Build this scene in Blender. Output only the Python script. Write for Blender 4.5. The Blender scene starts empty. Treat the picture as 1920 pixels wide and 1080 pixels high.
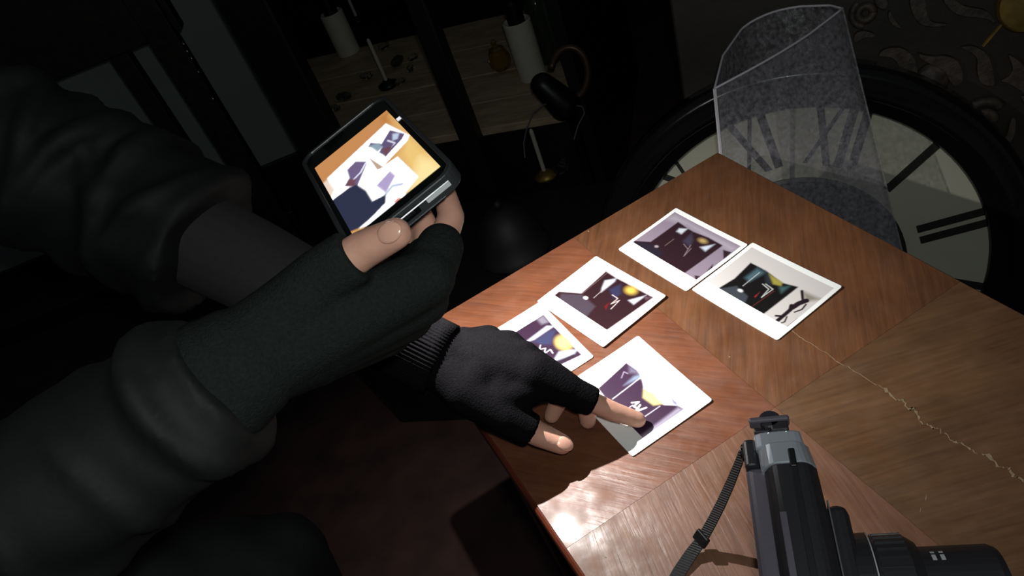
import bpy, bmesh, math, random
import numpy as np
from mathutils import Vector, Matrix
random.seed(7); np.random.seed(7)
S = bpy.context.scene
COL = S.collection
V = Vector

# ---------------------------------------------------------------- camera
T = 0.72                       # table top height above the floor
FPX, PITCH, ROLL, CH = 1443.02, math.radians(38.917), math.radians(-22.153), 0.5357
fw = V((0, math.cos(PITCH), -math.sin(PITCH)))
r0 = V((1, 0, 0)); u0 = r0.cross(fw)
rt = r0*math.cos(ROLL) + u0*math.sin(ROLL)
up = -r0*math.sin(ROLL) + u0*math.cos(ROLL)
EYE = V((0, 0, T+CH))
cd = bpy.data.cameras.new('camera'); cam = bpy.data.objects.new('camera', cd); COL.objects.link(cam)
cd.sensor_width = 36; cd.lens = FPX/1920*36; cd.clip_start = 0.02
cam.matrix_world = Matrix(((rt.x, up.x, -fw.x, EYE.x), (rt.y, up.y, -fw.y, EYE.y), (rt.z, up.z, -fw.z, EYE.z), (0, 0, 0, 1)))
S.camera = cam
# ---------------------------------------------------------------- world, exposure, phone flash
w = bpy.data.worlds.new('world'); S.world = w; w.use_nodes = True
bg = w.node_tree.nodes['Background']; bg.inputs[0].default_value = (0.80, 0.90, 1.0, 1); bg.inputs[1].default_value = 0.03
S.view_settings.view_transform = 'Standard'; S.view_settings.look = 'None'
S.view_settings.gamma = 1; S.view_settings.exposure = 0; S.view_settings.use_curve_mapping = False
PC = V((-0.0583, 0.4800, 0.2960+T))                  # phone centre (front glass) and axes
PX = V((0.956, 0.1994, 0.2151)).normalized(); PN = V((-0.2211, 0.0076, 0.9752)).normalized()
PY = PN.cross(PX).normalized(); PN = PX.cross(PY).normalized()
FLASH = PC + PX*0.018 + PY*0.060 - PN*0.0165
FLASH_POWER = 13.5

# small lamp of the filming camera, just above its lens
vl = bpy.data.lights.new('video_lamp', 'POINT'); vo = bpy.data.objects.new('video_lamp', vl); COL.objects.link(vo)
vl.energy = 5.6; vl.color = (.93, 1, .97); vl.shadow_soft_size = .012; vo.location = EYE+up*.030+rt*.012-fw*.01
# ---------------------------------------------------------------- pixel helpers
def ray(px, py): return fw + rt*((px-960)/FPX) - up*((py-540)/FPX)
def D(px, py, d): return EYE + ray(px, py)*d
def Z(px, py, z):
    r = ray(px, py); return EYE + r*((z+T-EYE.z)/r.z)
def PL(px, py, p, n):
    r = ray(px, py); return EYE + r*((p-EYE).dot(n)/r.dot(n))

# ---------------------------------------------------------------- materials
def lin(c): return tuple(((x/255+0.055)/1.055)**2.4 if x/255 > .04045 else x/255/12.92 for x in c)
MATS = {}
def mat(name, col, rough=.6, metal=0, spec=.5, noise=0, nscale=20, bump=0, bscale=60, coat=0, alpha=1, trans=0, stretch=None):
    if name in MATS: return MATS[name]
    m = bpy.data.materials.new(name); m.use_nodes = True; nt = m.node_tree; N = nt.nodes; L = nt.links
    b = N['Principled BSDF']; c = lin(col)
    b.inputs['Base Color'].default_value = (*c, 1); b.inputs['Roughness'].default_value = rough
    b.inputs['Metallic'].default_value = metal; b.inputs['Specular IOR Level'].default_value = spec
    b.inputs['Coat Weight'].default_value = coat; b.inputs['Alpha'].default_value = alpha
    b.inputs['Transmission Weight'].default_value = trans
    if noise or bump:
        tc = N.new('ShaderNodeTexCoord'); mp = N.new('ShaderNodeMapping'); L.new(tc.outputs['Object'], mp.inputs[0])
        if stretch: mp.inputs['Scale'].default_value = stretch
    if noise:
        n = N.new('ShaderNodeTexNoise'); n.inputs['Scale'].default_value = nscale; n.inputs['Detail'].default_value = 4
        L.new(mp.outputs[0], n.inputs[0]); r = N.new('ShaderNodeValToRGB')
        r.color_ramp.elements[0].color = (*[x*(1-noise) for x in c], 1); r.color_ramp.elements[1].color = (*[min(1, x*(1+noise)) for x in c], 1)
        r.color_ramp.elements[0].position = .3; r.color_ramp.elements[1].position = .7
        L.new(n.outputs[0], r.inputs[0]); L.new(r.outputs[0], b.inputs['Base Color'])
    if bump:
        n = N.new('ShaderNodeTexNoise'); n.inputs['Scale'].default_value = bscale; n.inputs['Detail'].default_value = 3
        L.new(mp.outputs[0], n.inputs[0]); bp = N.new('ShaderNodeBump'); bp.inputs['Strength'].default_value = bump; bp.inputs['Distance'].default_value = .002
        L.new(n.outputs[0], bp.inputs['Height']); L.new(bp.outputs[0], b.inputs['Normal'])
    MATS[name] = m; return m
def wood(name, dark, light, ang=0, rough=.3, scale=1., coat=0.0, bump=.12):
    """grain runs along local x after turning by ang"""
    m = bpy.data.materials.new(name); m.use_nodes = True; nt = m.node_tree; N = nt.nodes; L = nt.links; b = N['Principled BSDF']
    tc = N.new('ShaderNodeTexCoord'); rot = N.new('ShaderNodeMapping'); rot.inputs['Rotation'].default_value = (0, 0, -ang); L.new(tc.outputs['Object'], rot.inputs[0])
    mp = N.new('ShaderNodeMapping'); mp.inputs['Scale'].default_value = (6*scale, 75*scale, 75*scale); L.new(rot.outputs[0], mp.inputs[0])
    n1 = N.new('ShaderNodeTexNoise'); n1.inputs['Scale'].default_value = 4; n1.inputs['Detail'].default_value = 6; n1.inputs['Distortion'].default_value = .5; L.new(mp.outputs[0], n1.inputs[0])
    mp2 = N.new('ShaderNodeMapping'); mp2.inputs['Scale'].default_value = (12*scale, 20*scale, 20*scale); L.new(rot.outputs[0], mp2.inputs[0])
    n2 = N.new('ShaderNodeTexNoise'); n2.inputs['Scale'].default_value = 1.6; n2.inputs['Detail'].default_value = 3; L.new(mp2.outputs[0], n2.inputs[0])
    mx = N.new('ShaderNodeMix'); mx.data_type = 'FLOAT'; mx.inputs[0].default_value = .5; L.new(n1.outputs[0], mx.inputs[2]); L.new(n2.outputs[0], mx.inputs[3])
    r = N.new('ShaderNodeValToRGB'); e = r.color_ramp.elements
    e[0].position = .30; e[0].color = (*lin(dark), 1); e[1].position = .68; e[1].color = (*lin(light), 1)
    L.new(mx.outputs[0], r.inputs[0]); L.new(r.outputs[0], b.inputs['Base Color'])
    n3 = N.new('ShaderNodeTexNoise'); n3.inputs['Scale'].default_value = 55; n3.inputs['Detail'].default_value = 4; L.new(rot.outputs[0], n3.inputs[0])
    rr = N.new('ShaderNodeMapRange'); rr.inputs[1].default_value = .3; rr.inputs[2].default_value = .7; rr.inputs[3].default_value = rough*.75; rr.inputs[4].default_value = rough*1.35
    L.new(n3.outputs[0], rr.inputs[0]); L.new(rr.outputs[0], b.inputs['Roughness'])
    ad = N.new('ShaderNodeMath'); ad.operation = 'ADD'; L.new(n1.outputs[0], ad.inputs[0]); L.new(n3.outputs[0], ad.inputs[1])
    bp = N.new('ShaderNodeBump'); bp.inputs['Strength'].default_value = bump; bp.inputs['Distance'].default_value = .002; L.new(ad.outputs[0], bp.inputs['Height']); L.new(bp.outputs[0], b.inputs['Normal'])
    b.inputs['Coat Weight'].default_value = coat; b.inputs['Coat Roughness'].default_value = .15
    MATS[name] = m; return m
def emit(name, col, strength):
    m = bpy.data.materials.new(name); m.use_nodes = True; b = m.node_tree.nodes['Principled BSDF']
    b.inputs['Base Color'].default_value = (0, 0, 0, 1); b.inputs['Emission Color'].default_value = (*lin(col), 1); b.inputs['Emission Strength'].default_value = strength
    return m
def print_mat(name, emission=0, rough=.35):
    m = bpy.data.materials.new(name); m.use_nodes = True; N = m.node_tree.nodes; L = m.node_tree.links; b = N['Principled BSDF']
    a = N.new('ShaderNodeVertexColor'); a.layer_name = 'print'
    if emission:
        b.inputs['Base Color'].default_value = (.01, .01, .01, 1); L.new(a.outputs[0], b.inputs['Emission Color']); b.inputs['Emission Strength'].default_value = emission; b.inputs['Roughness'].default_value = .1
    else:
        L.new(a.outputs[0], b.inputs['Base Color']); b.inputs['Roughness'].default_value = rough
    return m

# ---------------------------------------------------------------- object helpers
ORG = {}
def tag(o, label=None, cat=None, group=None, kind=None):
    if label: o['label'] = label
    if cat: o['category'] = cat
    if group: o['group'] = group
    if kind: o['kind'] = kind
    return o
def thing(name, label, cat, loc, group=None):
    o = bpy.data.objects.new(name, None); COL.objects.link(o); o.location = loc; o.empty_display_size = .02
    ORG[o] = V(loc); return tag(o, label, cat, group)
def link(name, me, m, parent=None, loc=None, mods=()):
    o = bpy.data.objects.new(name, me); COL.objects.link(o)
    if m: me.materials.append(m)
    if parent: o.parent = parent; org = ORG[parent]
    else:
        org = V(loc) if loc is not None else V((0, 0, 0)); o.location = org
    if org.length: me.transform(Matrix.Translation(-org))
    ORG[o] = org if parent is None else org
    return o
class MB:
    def __init__(s): s.v = []; s.f = []
    def add(s, vs, fs):
        k = len(s.v); s.v += [tuple(x) for x in vs]; s.f += [tuple(i+k for i in f) for f in fs]; return s
    def box(s, o, ax, ay, az):
        """box from corner o along three edge vectors"""
        o, ax, ay, az = V(o), V(ax), V(ay), V(az)
        vs = [o, o+ax, o+ax+ay, o+ay, o+az, o+ax+az, o+ax+ay+az, o+ay+az]
        fs = [(0, 3, 2, 1), (4, 5, 6, 7), (0, 1, 5, 4), (1, 2, 6, 5), (2, 3, 7, 6), (3, 0, 4, 7)]
        if ax.cross(ay).dot(az) < 0: fs = [f[::-1] for f in fs]
        return s.add(vs, fs)
    def cbox(s, c, sx, sy, sz, X=V((1, 0, 0)), Y=V((0, 1, 0)), W=V((0, 0, 1))):
        return s.box(V(c)-X*sx/2-Y*sy/2-W*sz/2, X*sx, Y*sy, W*sz)
    def prism(s, pts, d):
        """closed polygon (3-D points) pushed along vector d"""
        n = len(pts); P = [V(p) for p in pts]; nn = V((0, 0, 0))
        for i in range(n): nn += P[i].cross(P[(i+1) % n])
        if nn.dot(V(d)) < 0: P = P[::-1]
        vs = P+[p+V(d) for p in P]
        return s.add(vs, [tuple(range(n))[::-1], tuple(range(n, 2*n))]+[(i, (i+1) % n, n+(i+1) % n, n+i) for i in range(n)])
    def lathe(s, c, axis, prof, n=24, ref=None, caps=True):
        """prof: list of (radius, height along axis)"""
        c = V(c); a = V(axis).normalized(); x = (ref or V((0, 0, 1)) if abs(a.z) < .9 else V((1, 0, 0))).cross(a).normalized(); y = a.cross(x)
        k = len(s.v)
        for r, h in prof:
            for i in range(n):
                t = 2*math.pi*i/n; s.v.append(tuple(c+a*h+(x*math.cos(t)+y*math.sin(t))*r))
        for j in range(len(prof)-1):
            for i in range(n):
                s.f.append((k+j*n+i, k+j*n+(i+1) % n, k+(j+1)*n+(i+1) % n, k+(j+1)*n+i))
        if caps:
            s.f.append(tuple(k+i for i in range(n))[::-1]); s.f.append(tuple(k+(len(prof)-1)*n+i for i in range(n)))
        return s
    def tube(s, pts, rad, n=10, caps=True, flat=1.0, ref=None):
        P = [V(p) for p in pts]; R = rad if hasattr(rad, '__len__') else [rad]*len(P); k = len(s.v); prev = ref
        for j, p in enumerate(P):
            t = (P[min(j+1, len(P)-1)]-P[max(j-1, 0)]).normalized()
            if prev is None: prev = V((0, 0, 1)) if abs(t.z) < .9 else V((1, 0, 0))
            x = (prev-t*prev.dot(t)).normalized(); prev = x; y = t.cross(x)
            for i in range(n):
                a = 2*math.pi*i/n; s.v.append(tuple(p+x*(R[j]*math.cos(a)*flat)+y*(R[j]*math.sin(a))))
        m = len(P)
        for j in range(m-1):
            for i in range(n): s.f.append((k+j*n+i, k+j*n+(i+1) % n, k+(j+1)*n+(i+1) % n, k+(j+1)*n+i))
        if caps: s.f.append(tuple(k+i for i in range(n))[::-1]); s.f.append(tuple(k+(m-1)*n+i for i in range(n)))
        return s
    def capsule(s, a, b, ra, rb, n=20, flat=False):
        a, b = V(a), V(b); d = b-a
        if d.length < 1e-6: d = V((0, 0, 1e-5))
        ax = d.normalized(); L = d.length; prof = []
        if flat: prof = [(ra, 0), (rb, L)]
        else:
            for i in range(6):
                t = -math.pi/2*(1-i/5); prof.append((max(ra*math.cos(t), 1e-5), ra*math.sin(t)))
            for i in range(6):
                t = math.pi/2*i/5; prof.append((max(rb*math.cos(t), 1e-5), L+rb*math.sin(t)))
        return s.lathe(a, ax, prof, n)
    def ell(s, c, X, Y, W, n=16):
        c = V(c); k = len(s.v); m = n//2
        for j in range(m+1):
            p = -math.pi/2+math.pi*j/m; cp = max(math.cos(p), 1e-4)
            for i in range(n):
                t = 2*math.pi*i/n; s.v.append(tuple(c+X*(cp*math.cos(t))+Y*(cp*math.sin(t))+W*math.sin(p)))
        for j in range(m):
            for i in range(n): s.f.append((k+j*n+i, k+j*n+(i+1) % n, k+(j+1)*n+(i+1) % n, k+(j+1)*n+i))
        s.f.append(tuple(k+i for i in range(n))[::-1]); s.f.append(tuple(k+m*n+i for i in range(n)))
        return s
    def mesh(s, name, smooth=False):
        me = bpy.data.meshes.new(name); me.from_pydata(s.v, [], s.f); me.update()
        if smooth: me.polygons.foreach_set('use_smooth', [True]*len(me.polygons))
        return me
    def obj(s, name, m, parent=None, smooth=False, bevel=0, loc=None, seg=2):
        o = link(name, s.mesh(name, smooth), m, parent, loc)
        if bevel:
            b = o.modifiers.new('bevel', 'BEVEL'); b.width = bevel; b.segments = seg; b.limit_method = 'ANGLE'; b.angle_limit = math.radians(35)
        return o
    def remesh(s, name, m, voxel, smooth=4, parent=None, loc=None, disp=None):
        me = s.mesh(name); tmp = bpy.data.objects.new('tmp', me); COL.objects.link(tmp)
        r = tmp.modifiers.new('r', 'REMESH'); r.mode = 'VOXEL'; r.voxel_size = voxel
        if smooth:
            sm = tmp.modifiers.new('s', 'SMOOTH'); sm.iterations = smooth; sm.factor = .5
        dg = bpy.context.evaluated_depsgraph_get(); dg.update()
        out = bpy.data.meshes.new_from_object(tmp.evaluated_get(dg)); out.name = name
        bpy.data.objects.remove(tmp); bpy.data.meshes.remove(me)
        if disp:
            n = len(out.vertices); co = np.empty(n*3); out.vertices.foreach_get('co', co); no = np.empty(n*3); out.vertices.foreach_get('normal', no)
            co = co.reshape(-1, 3); no = no.reshape(-1, 3); co = co+no*disp(co)[:, None]; out.vertices.foreach_set('co', co.ravel()); out.update()
        out.polygons.foreach_set('use_smooth', [True]*len(out.polygons))
        return link(name, out, m, parent, loc)
def add_bevel(o, w, seg=2):
    b = o.modifiers.new('bevel', 'BEVEL'); b.width = w; b.segments = seg; b.limit_method = 'ANGLE'; b.angle_limit = math.radians(35); return o

# ---------------------------------------------------------------- painted flat prints (photo pictures, phone screen)
def homography(src, dst):
    A = []; B = []
    for (x, y), (u, v) in zip(src, dst):
        A += [[x, y, 1, 0, 0, 0, -u*x, -u*y], [0, 0, 0, x, y, 1, -v*x, -v*y]]; B += [u, v]
    h = np.linalg.solve(np.array(A, float), np.array(B, float)); return np.append(h, 1).reshape(3, 3)
def poly_mask(U, W, pts, soft):
    """soft filled polygon: signed distance turned into coverage"""
    d = np.full(U.shape, 1e9); inside = np.zeros(U.shape, bool); n = len(pts)
    for i in range(n):
        (x1, y1), (x2, y2) = pts[i], pts[(i+1) % n]
        ex, ey = x2-x1, y2-y1; t = np.clip(((U-x1)*ex+(W-y1)*ey)/(ex*ex+ey*ey+1e-12), 0, 1)
        d = np.minimum(d, np.hypot(U-x1-t*ex, W-y1-t*ey))
        c = ((y1 > W) != (y2 > W)) & (U < (x2-x1)*(W-y1)/((y2-y1) if abs(y2-y1) > 1e-12 else 1e-12)+x1); inside ^= c
    s = np.where(inside, d, -d); return np.clip(s/soft+.5, 0, 1)
def line_mask(U, W, pts, width, soft):
    d = np.full(U.shape, 1e9)
    for (x1, y1), (x2, y2) in zip(pts[:-1], pts[1:]):
        ex, ey = x2-x1, y2-y1; t = np.clip(((U-x1)*ex+(W-y1)*ey)/(ex*ex+ey*ey+1e-12), 0, 1); d = np.minimum(d, np.hypot(U-x1-t*ex, W-y1-t*ey))
    return np.clip((width/2-d)/soft+.5, 0, 1)
def paint(U, W, ops, conv, col0):
    """ops: ('p',pts,col,soft) polygon | ('l',pts,col,width,soft) line | ('e',centre,rx,ry,col,soft) spot; soft & width in mm"""
    C = np.zeros(U.shape+(3,)); C[:] = lin(col0)
    for o in ops:
        if o[0] == 'p': m = poly_mask(U, W, [conv(p) for p in o[1]], o[3]); c = o[2]
        elif o[0] == 'l': m = line_mask(U, W, [conv(p) for p in o[1]], o[3], o[4]); c = o[2]
        elif o[0] == 'r': m = poly_mask(U, W, o[1], o[3]); c = o[2]
        else:
            x, y = conv(o[1]); q = np.hypot((U-x)/o[2], (W-y)/o[3]); m = np.clip((1-q)/o[5]+.0, 0, 1); c = o[4]
        C = C*(1-m[..., None])+np.array(lin(c))*m[..., None]
    return C
def print_grid(name, w_, h_, nx, ny, ops, conv, col0, place, m, parent, gam=1.0):
    """grid of nx*ny vertices over a w_ x h_ mm rectangle; place(x_mm, y_mm) -> world point"""
    xs = np.linspace(0, w_, nx); ys = np.linspace(0, h_, ny); U, W = np.meshgrid(xs, ys)
    C = paint(U, W, ops, conv, col0)
    if name == 'display':
        wt = np.clip((C.min(-1)-.70)/.22, 0, 1)[..., None]; C = C*(1+1.5*wt)
    else: C = C**gam
    vs = [tuple(place(x, y)) for y in ys for x in xs]
    fs = [(j*nx+i, j*nx+i+1, (j+1)*nx+i+1, (j+1)*nx+i) for j in range(ny-1) for i in range(nx-1)]
    me = bpy.data.meshes.new(name); me.from_pydata(vs, [], fs); me.update()
    a = me.color_attributes.new('print', 'FLOAT_COLOR', 'POINT')
    a.data.foreach_set('color', np.concatenate([C.reshape(-1, 3), np.ones((nx*ny, 1))], 1).ravel())
    me.polygons.foreach_set('use_smooth', [True]*len(me.polygons))
    return link(name, me, m, parent)

# ================================================================ THE SETTING
M_floor = mat('floor_dark', (56, 34, 30), .8, noise=.4, nscale=14, bump=.3, bscale=40)
M_grey = mat('wall_grey', (156, 164, 162), .9, noise=.06, nscale=5, bump=.05)
M_black = mat('black_wall', (34, 32, 30), .9, noise=.2, nscale=6)
tag(MB().box((-2.2, -1.6, -.05), (4.6, 0, 0), (0, 4.75, 0), (0, 0, .05)).obj('floor', M_floor), kind='structure')
tag(MB().box((-2.2, 2.60, 0), (1.71, 0, 0), (0, .55, 0), (0, 0, 2.4)).obj('wall_back', M_grey), kind='structure')
tag(MB().box((-2.25, -1.6, 0), (.05, 0, 0), (0, 4.75, 0), (0, 0, 2.4)).obj('wall_left', M_grey), kind='structure')
tag(MB().box((-.49, 3.10, 0), (2.89, 0, 0), (0, .05, 0), (0, 0, 2.4)).obj('wall_far', M_black), kind='structure')
tag(MB().box((2.4, -1.6, 0), (.05, 0, 0), (0, 4.75, 0), (0, 0, 2.4)).obj('wall_right', M_black), kind='structure')
tag(MB().box((-2.2, 2.585, 0), (1.71, 0, 0), (0, .015, 0), (0, 0, .11)).obj('baseboard_back', mat('dark_trim', (30, 26, 22), .5), bevel=.004), kind='structure')

# ================================================================ SIDE TABLE
TA = math.radians(-76.5); TT = V((math.cos(TA), math.sin(TA), 0)); TN = V((-TT.y, TT.x, 0))   # TT along the length, TN to the right
TC = TT*-.338+TN*.2505; TC.z = T
HL, HW = .333, .212
table = thing('side_table', 'small side table with quartered orange-brown veneer top and a pale crack', 'table', (TC.x, TC.y, 0))
def tp(l, n_, z=0): return V((TC.x, TC.y, T))+TT*l+TN*n_+V((0, 0, z))
M_edge = wood('table_edge_wood', (74, 34, 22), (104, 52, 36), TA, .28, bump=.05)
slab = MB().box(tp(-HL, -HW, -.022), TT*2*HL, TN*2*HW, V((0, 0, .0212))).obj('tabletop', M_edge, table, bevel=.006, seg=3)
i = 0
gap = .00012; inset = .0045
QG = {(-1, -1): TA+math.radians(38), (-1, 1): TA-math.radians(40), (1, -1): TA-math.radians(14), (1, 1): TA+math.radians(70)}
QC = {(-1, -1): ((84, 48, 31), (116, 69, 45)), (-1, 1): ((80, 50, 31), (112, 72, 45)), (1, -1): ((90, 59, 43), (124, 86, 65)), (1, 1): ((76, 53, 34), (110, 78, 52))}
for a in (-1, 1):
    for b in (-1, 1):
        l0, l1 = sorted((a*gap, a*(HL-inset))); n0, n1 = sorted((b*gap, b*(HW-inset)))
        MB().box(tp(l0, n0, -.0015), TT*(l1-l0), TN*(n1-n0), V((0, 0, .0015))).obj('veneer_panel', wood('veneer_%d%d' % (a+1, b+1), *QC[a, b], QG[a, b], .46, .8, coat=.06, bump=.22), slab)
apron_m = wood('table_leg_wood', (50, 26, 18), (78, 40, 26), TA, .35)
for a, b in ((-1, 0), (1, 0), (0, -1), (0, 1)):
    if a: MB().box(tp(a*(HL-.035)-.009, -HW+.05, -.095), TT*.018, TN*(2*HW-.1), V((0, 0, .073))).obj('apron', apron_m, table, bevel=.002)
    else: MB().box(tp(-HL+.05, b*(HW-.035)-.009, -.095), TT*(2*HL-.1), TN*.018, V((0, 0, .073))).obj('apron', apron_m, table, bevel=.002)
for a in (-1, 1):
    for b in (-1, 1):
        c = tp(a*(HL-.035), b*(HW-.035)); mb = MB(); k = .019; q = .012
        vs = [c+TT*(sx*q)+TN*(sy*q)+V((0, 0, -T)) for sx, sy in ((-1, -1), (1, -1), (1, 1), (-1, 1))]+[c+TT*(sx*k)+TN*(sy*k)+V((0, 0, -.022)) for sx, sy in ((-1, -1), (1, -1), (1, 1), (-1, 1))]
        mb.add(vs, [(0, 3, 2, 1), (4, 5, 6, 7), (0, 1, 5, 4), (1, 2, 6, 5), (2, 3, 7, 6), (3, 0, 4, 7)]).obj('leg', apron_m, table, bevel=.003)
# pale ragged crack in the varnish
path = [(1478, 612), (1495, 628), (1520, 645), (1548, 661), (1572, 680), (1590, 688), (1612, 702), (1638, 718), (1662, 730), (1680, 748), (1694, 750), (1704, 768), (1716, 764), (1726, 790), (1745, 800), (1762, 806), (1786, 826), (1806, 832), (1830, 850), (1852, 852), (1872, 874), (1890, 876), (1900, 892), (1918, 900), (1950, 920)]
fine = []
for (x1, y1), (x2, y2) in zip(path[:-1], path[1:]):
    for k in range(5):
        t = k/5; g = 1.2 if x1 < 1660 else 3.0
        fine.append((x1+(x2-x1)*t+random.uniform(-g, g), y1+(y2-y1)*t+random.uniform(-g, g)))
vs = []; fs = []
for k, (x, y) in enumerate(fine):
    p = Z(x, y, .00025); wd = (.0006 if x < 1660 else random.choice((.0006, .001, .0016, .0024)))*random.uniform(.6, 1.2); vs += [p+TN*wd*.5+TT*wd*.3, p-TN*wd*.5-TT*wd*.3]
    if k: fs.append((2*k-2, 2*k, 2*k+1, 2*k-1))
tag(MB().add(vs, fs).obj('crack', mat('pale_crack', (136, 116, 90), .7, noise=.3, nscale=300), table), 'pale ragged crack in the varnish')
# small scuffs and chips in the varnish
for (x, y, dx, dy, s_) in ((1152, 800, 8, 10, .9), (1165, 985, 10, 14, .9), (1195, 1000, 10, 16, .9), (1365, 668, 5, 2, 1.2), (1735, 940, 3, -14, .8), (1725, 962, 2, -10, .6), (1140, 975, 6, 10, .8), (1102, 432, 3, 3, 1.8), (1178, 1030, 5, 12, .9), (1130, 1040, 8, 6, 1.1)):
    p0, p1 = Z(x, y, .0003), Z(x+dx, y+dy, .0003); d = (p1-p0).normalized(); sd = V((-d.y, d.x, 0))*.0005*s_
    MB().add([p0-sd*.3, p0+(p1-p0)*.5-sd, p1, p0+(p1-p0)*.5+sd], [(0, 1, 2, 3)]).obj('scuff', MATS['pale_crack'], table)

# ================================================================ INSTANT PHOTOS  (108 x 86 mm)
PW, PH_ = .108, .086
M_print = print_mat('instant_print')
def crop(o, s): return lambda p: (o[0]+p[0]/s, o[1]+p[1]/s)
def instant_photo(label, cx, cy, ang, base, curl, cr, ops, picbg, gam=1.3, lift=0):
    ex = V((math.cos(ang), math.sin(ang), 0)); ey = V((-ex.y, ex.x, 0)); c = V((cx, cy, T+base))
    t = thing('instant_photo', label, 'photo', (cx, cy, T+base), 'instant photos on the table')
    def place(x, y, dz=0):      # mm from lower-left corner of the card
        u, v = x/1000-PW/2, y/1000-PH_/2
        z = curl*((u/(PW/2))**2*.6+(max(0, v+.01)/(PH_/2))**2*.5) + lift*(x/108)
        return c+ex*u+ey*v+V((0, 0, z+dz))
    # card with rounded corners, 0.5 mm thick
    rr = 2.2; pts = []
    for (qx, qy, a0) in ((108-rr, rr, -90), (108-rr, 86-rr, 0), (rr, 86-rr, 90), (rr, rr, 180)):
        for k in range(5): a = math.radians(a0+k*22.5); pts.append((qx+rr*math.cos(a), qy+rr*math.sin(a)))
    nx, ny = 19, 15; mb = MB()
    def clampc(x, y):
        for (qx, qy, sx, sy) in ((rr, rr, -1, -1), (108-rr, rr, 1, -1), (108-rr, 86-rr, 1, 1), (rr, 86-rr, -1, 1)):
            if (x-qx)*sx > 0 and (y-qy)*sy > 0:
                dd = math.hypot(x-qx, y-qy)
                if dd > rr: return qx+(x-qx)*rr/dd, qy+(y-qy)*rr/dd
        return x, y
    gx = [0, .7, rr]+list(np.linspace(6, 102, nx))+[108-rr, 107.3, 108]; gy = [0, .7, rr]+list(np.linspace(6, 80, ny))+[86-rr, 85.3, 86]
    A, B = len(gx), len(gy)
    top = [place(*clampc(x, y), dz=.0005) for y in gy for x in gx]; bot = [place(*clampc(x, y), dz=0) for y in gy for x in gx]
    f = [(j*A+i, j*A+i+1, (j+1)*A+i+1, (j+1)*A+i) for j in range(B-1) for i in range(A-1)]
    fs = f+[tuple(k+A*B for k in q[::-1]) for q in f]
    rim = [i for i in range(A)]+[j*A+A-1 for j in range(1, B)]+[(B-1)*A+i for i in range(A-2, -1, -1)]+[j*A for j in range(B-2, 0, -1)]
    fs += [(rim[k], rim[k]+A*B, rim[(k+1) % len(rim)]+A*B, rim[(k+1) % len(rim)]) for k in range(len(rim))]
    card = mat('photo_card', (236, 238, 236), .45)
    co = MB().add(top+bot, fs).obj('card', card, t)
    def prj(p):
        d = p-EYE; z = d.dot(fw); return (960+FPX*d.dot(rt)/z, 540-FPX*d.dot(up)/z)
    H = homography([prj(place(0, 0)), prj(place(108, 0)), prj(place(108, 86)), prj(place(0, 86))], [(0, 0), (108, 0), (108, 86), (0, 86)])
    def conv(p):
        x, y = cr(p); q = H @ np.array([x, y, 1]); return (q[0]/q[2]-4.5, q[1]/q[2]-18)
    pic = print_grid('picture', 99, 62, 150, 94, ops, conv, picbg, lambda x, y: place(x+4.5, y+18, .00056), M_print, t, gam)
    return t
W_ = (232, 232, 235)
A_ = crop((1140, 380), 6); B_ = crop((1280, 440), 5.144); C_ = crop((900, 470), 4.319); E_ = crop((1040, 620), 4.319)
ops_A = [('p', [(640, 180), (760, 135), (1470, 510), (1380, 560), (900, 260)], (182, 174, 186), 8),
 ('p', [(790, 215), (900, 290), (960, 325), (1130, 390), (1290, 480), (850, 800), (270, 460), (300, 432), (480, 440)], (66, 46, 54), 1.5),
 ('p', [(285, 440), (500, 465), (620, 560), (540, 630)], (60, 54, 68), 4), ('p', [(840, 430), (940, 335), (960, 420), (920, 490)], (84, 76, 94), 4),
 ('p', [(770, 320), (800, 285), (895, 290), (825, 350)], (206, 212, 220), 3), ('p', [(1035, 495), (1200, 465), (1095, 545)], (205, 210, 222), 3),
 ('e', (1065, 425), 9, 5, (190, 168, 118), .8), ('e', (545, 490), 3.4, 2.6, (170, 160, 168), .5), ('l', [(640, 480), (740, 405)], (150, 135, 130), .7, .6),
 ('l', [(850, 460), (900, 520), (930, 470), (850, 600), (935, 510)], (160, 146, 150), .7, .6),
 ('p', [(1295, 530), (1390, 560), (1300, 635)], (70, 54, 62), 1.5), ('p', [(1110, 775), (1180, 690), (1175, 760)], (78, 60, 70), 1.5), ('p', [(975, 820), (1035, 828), (985, 885)], (78, 60, 70), 1.5)]
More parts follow.
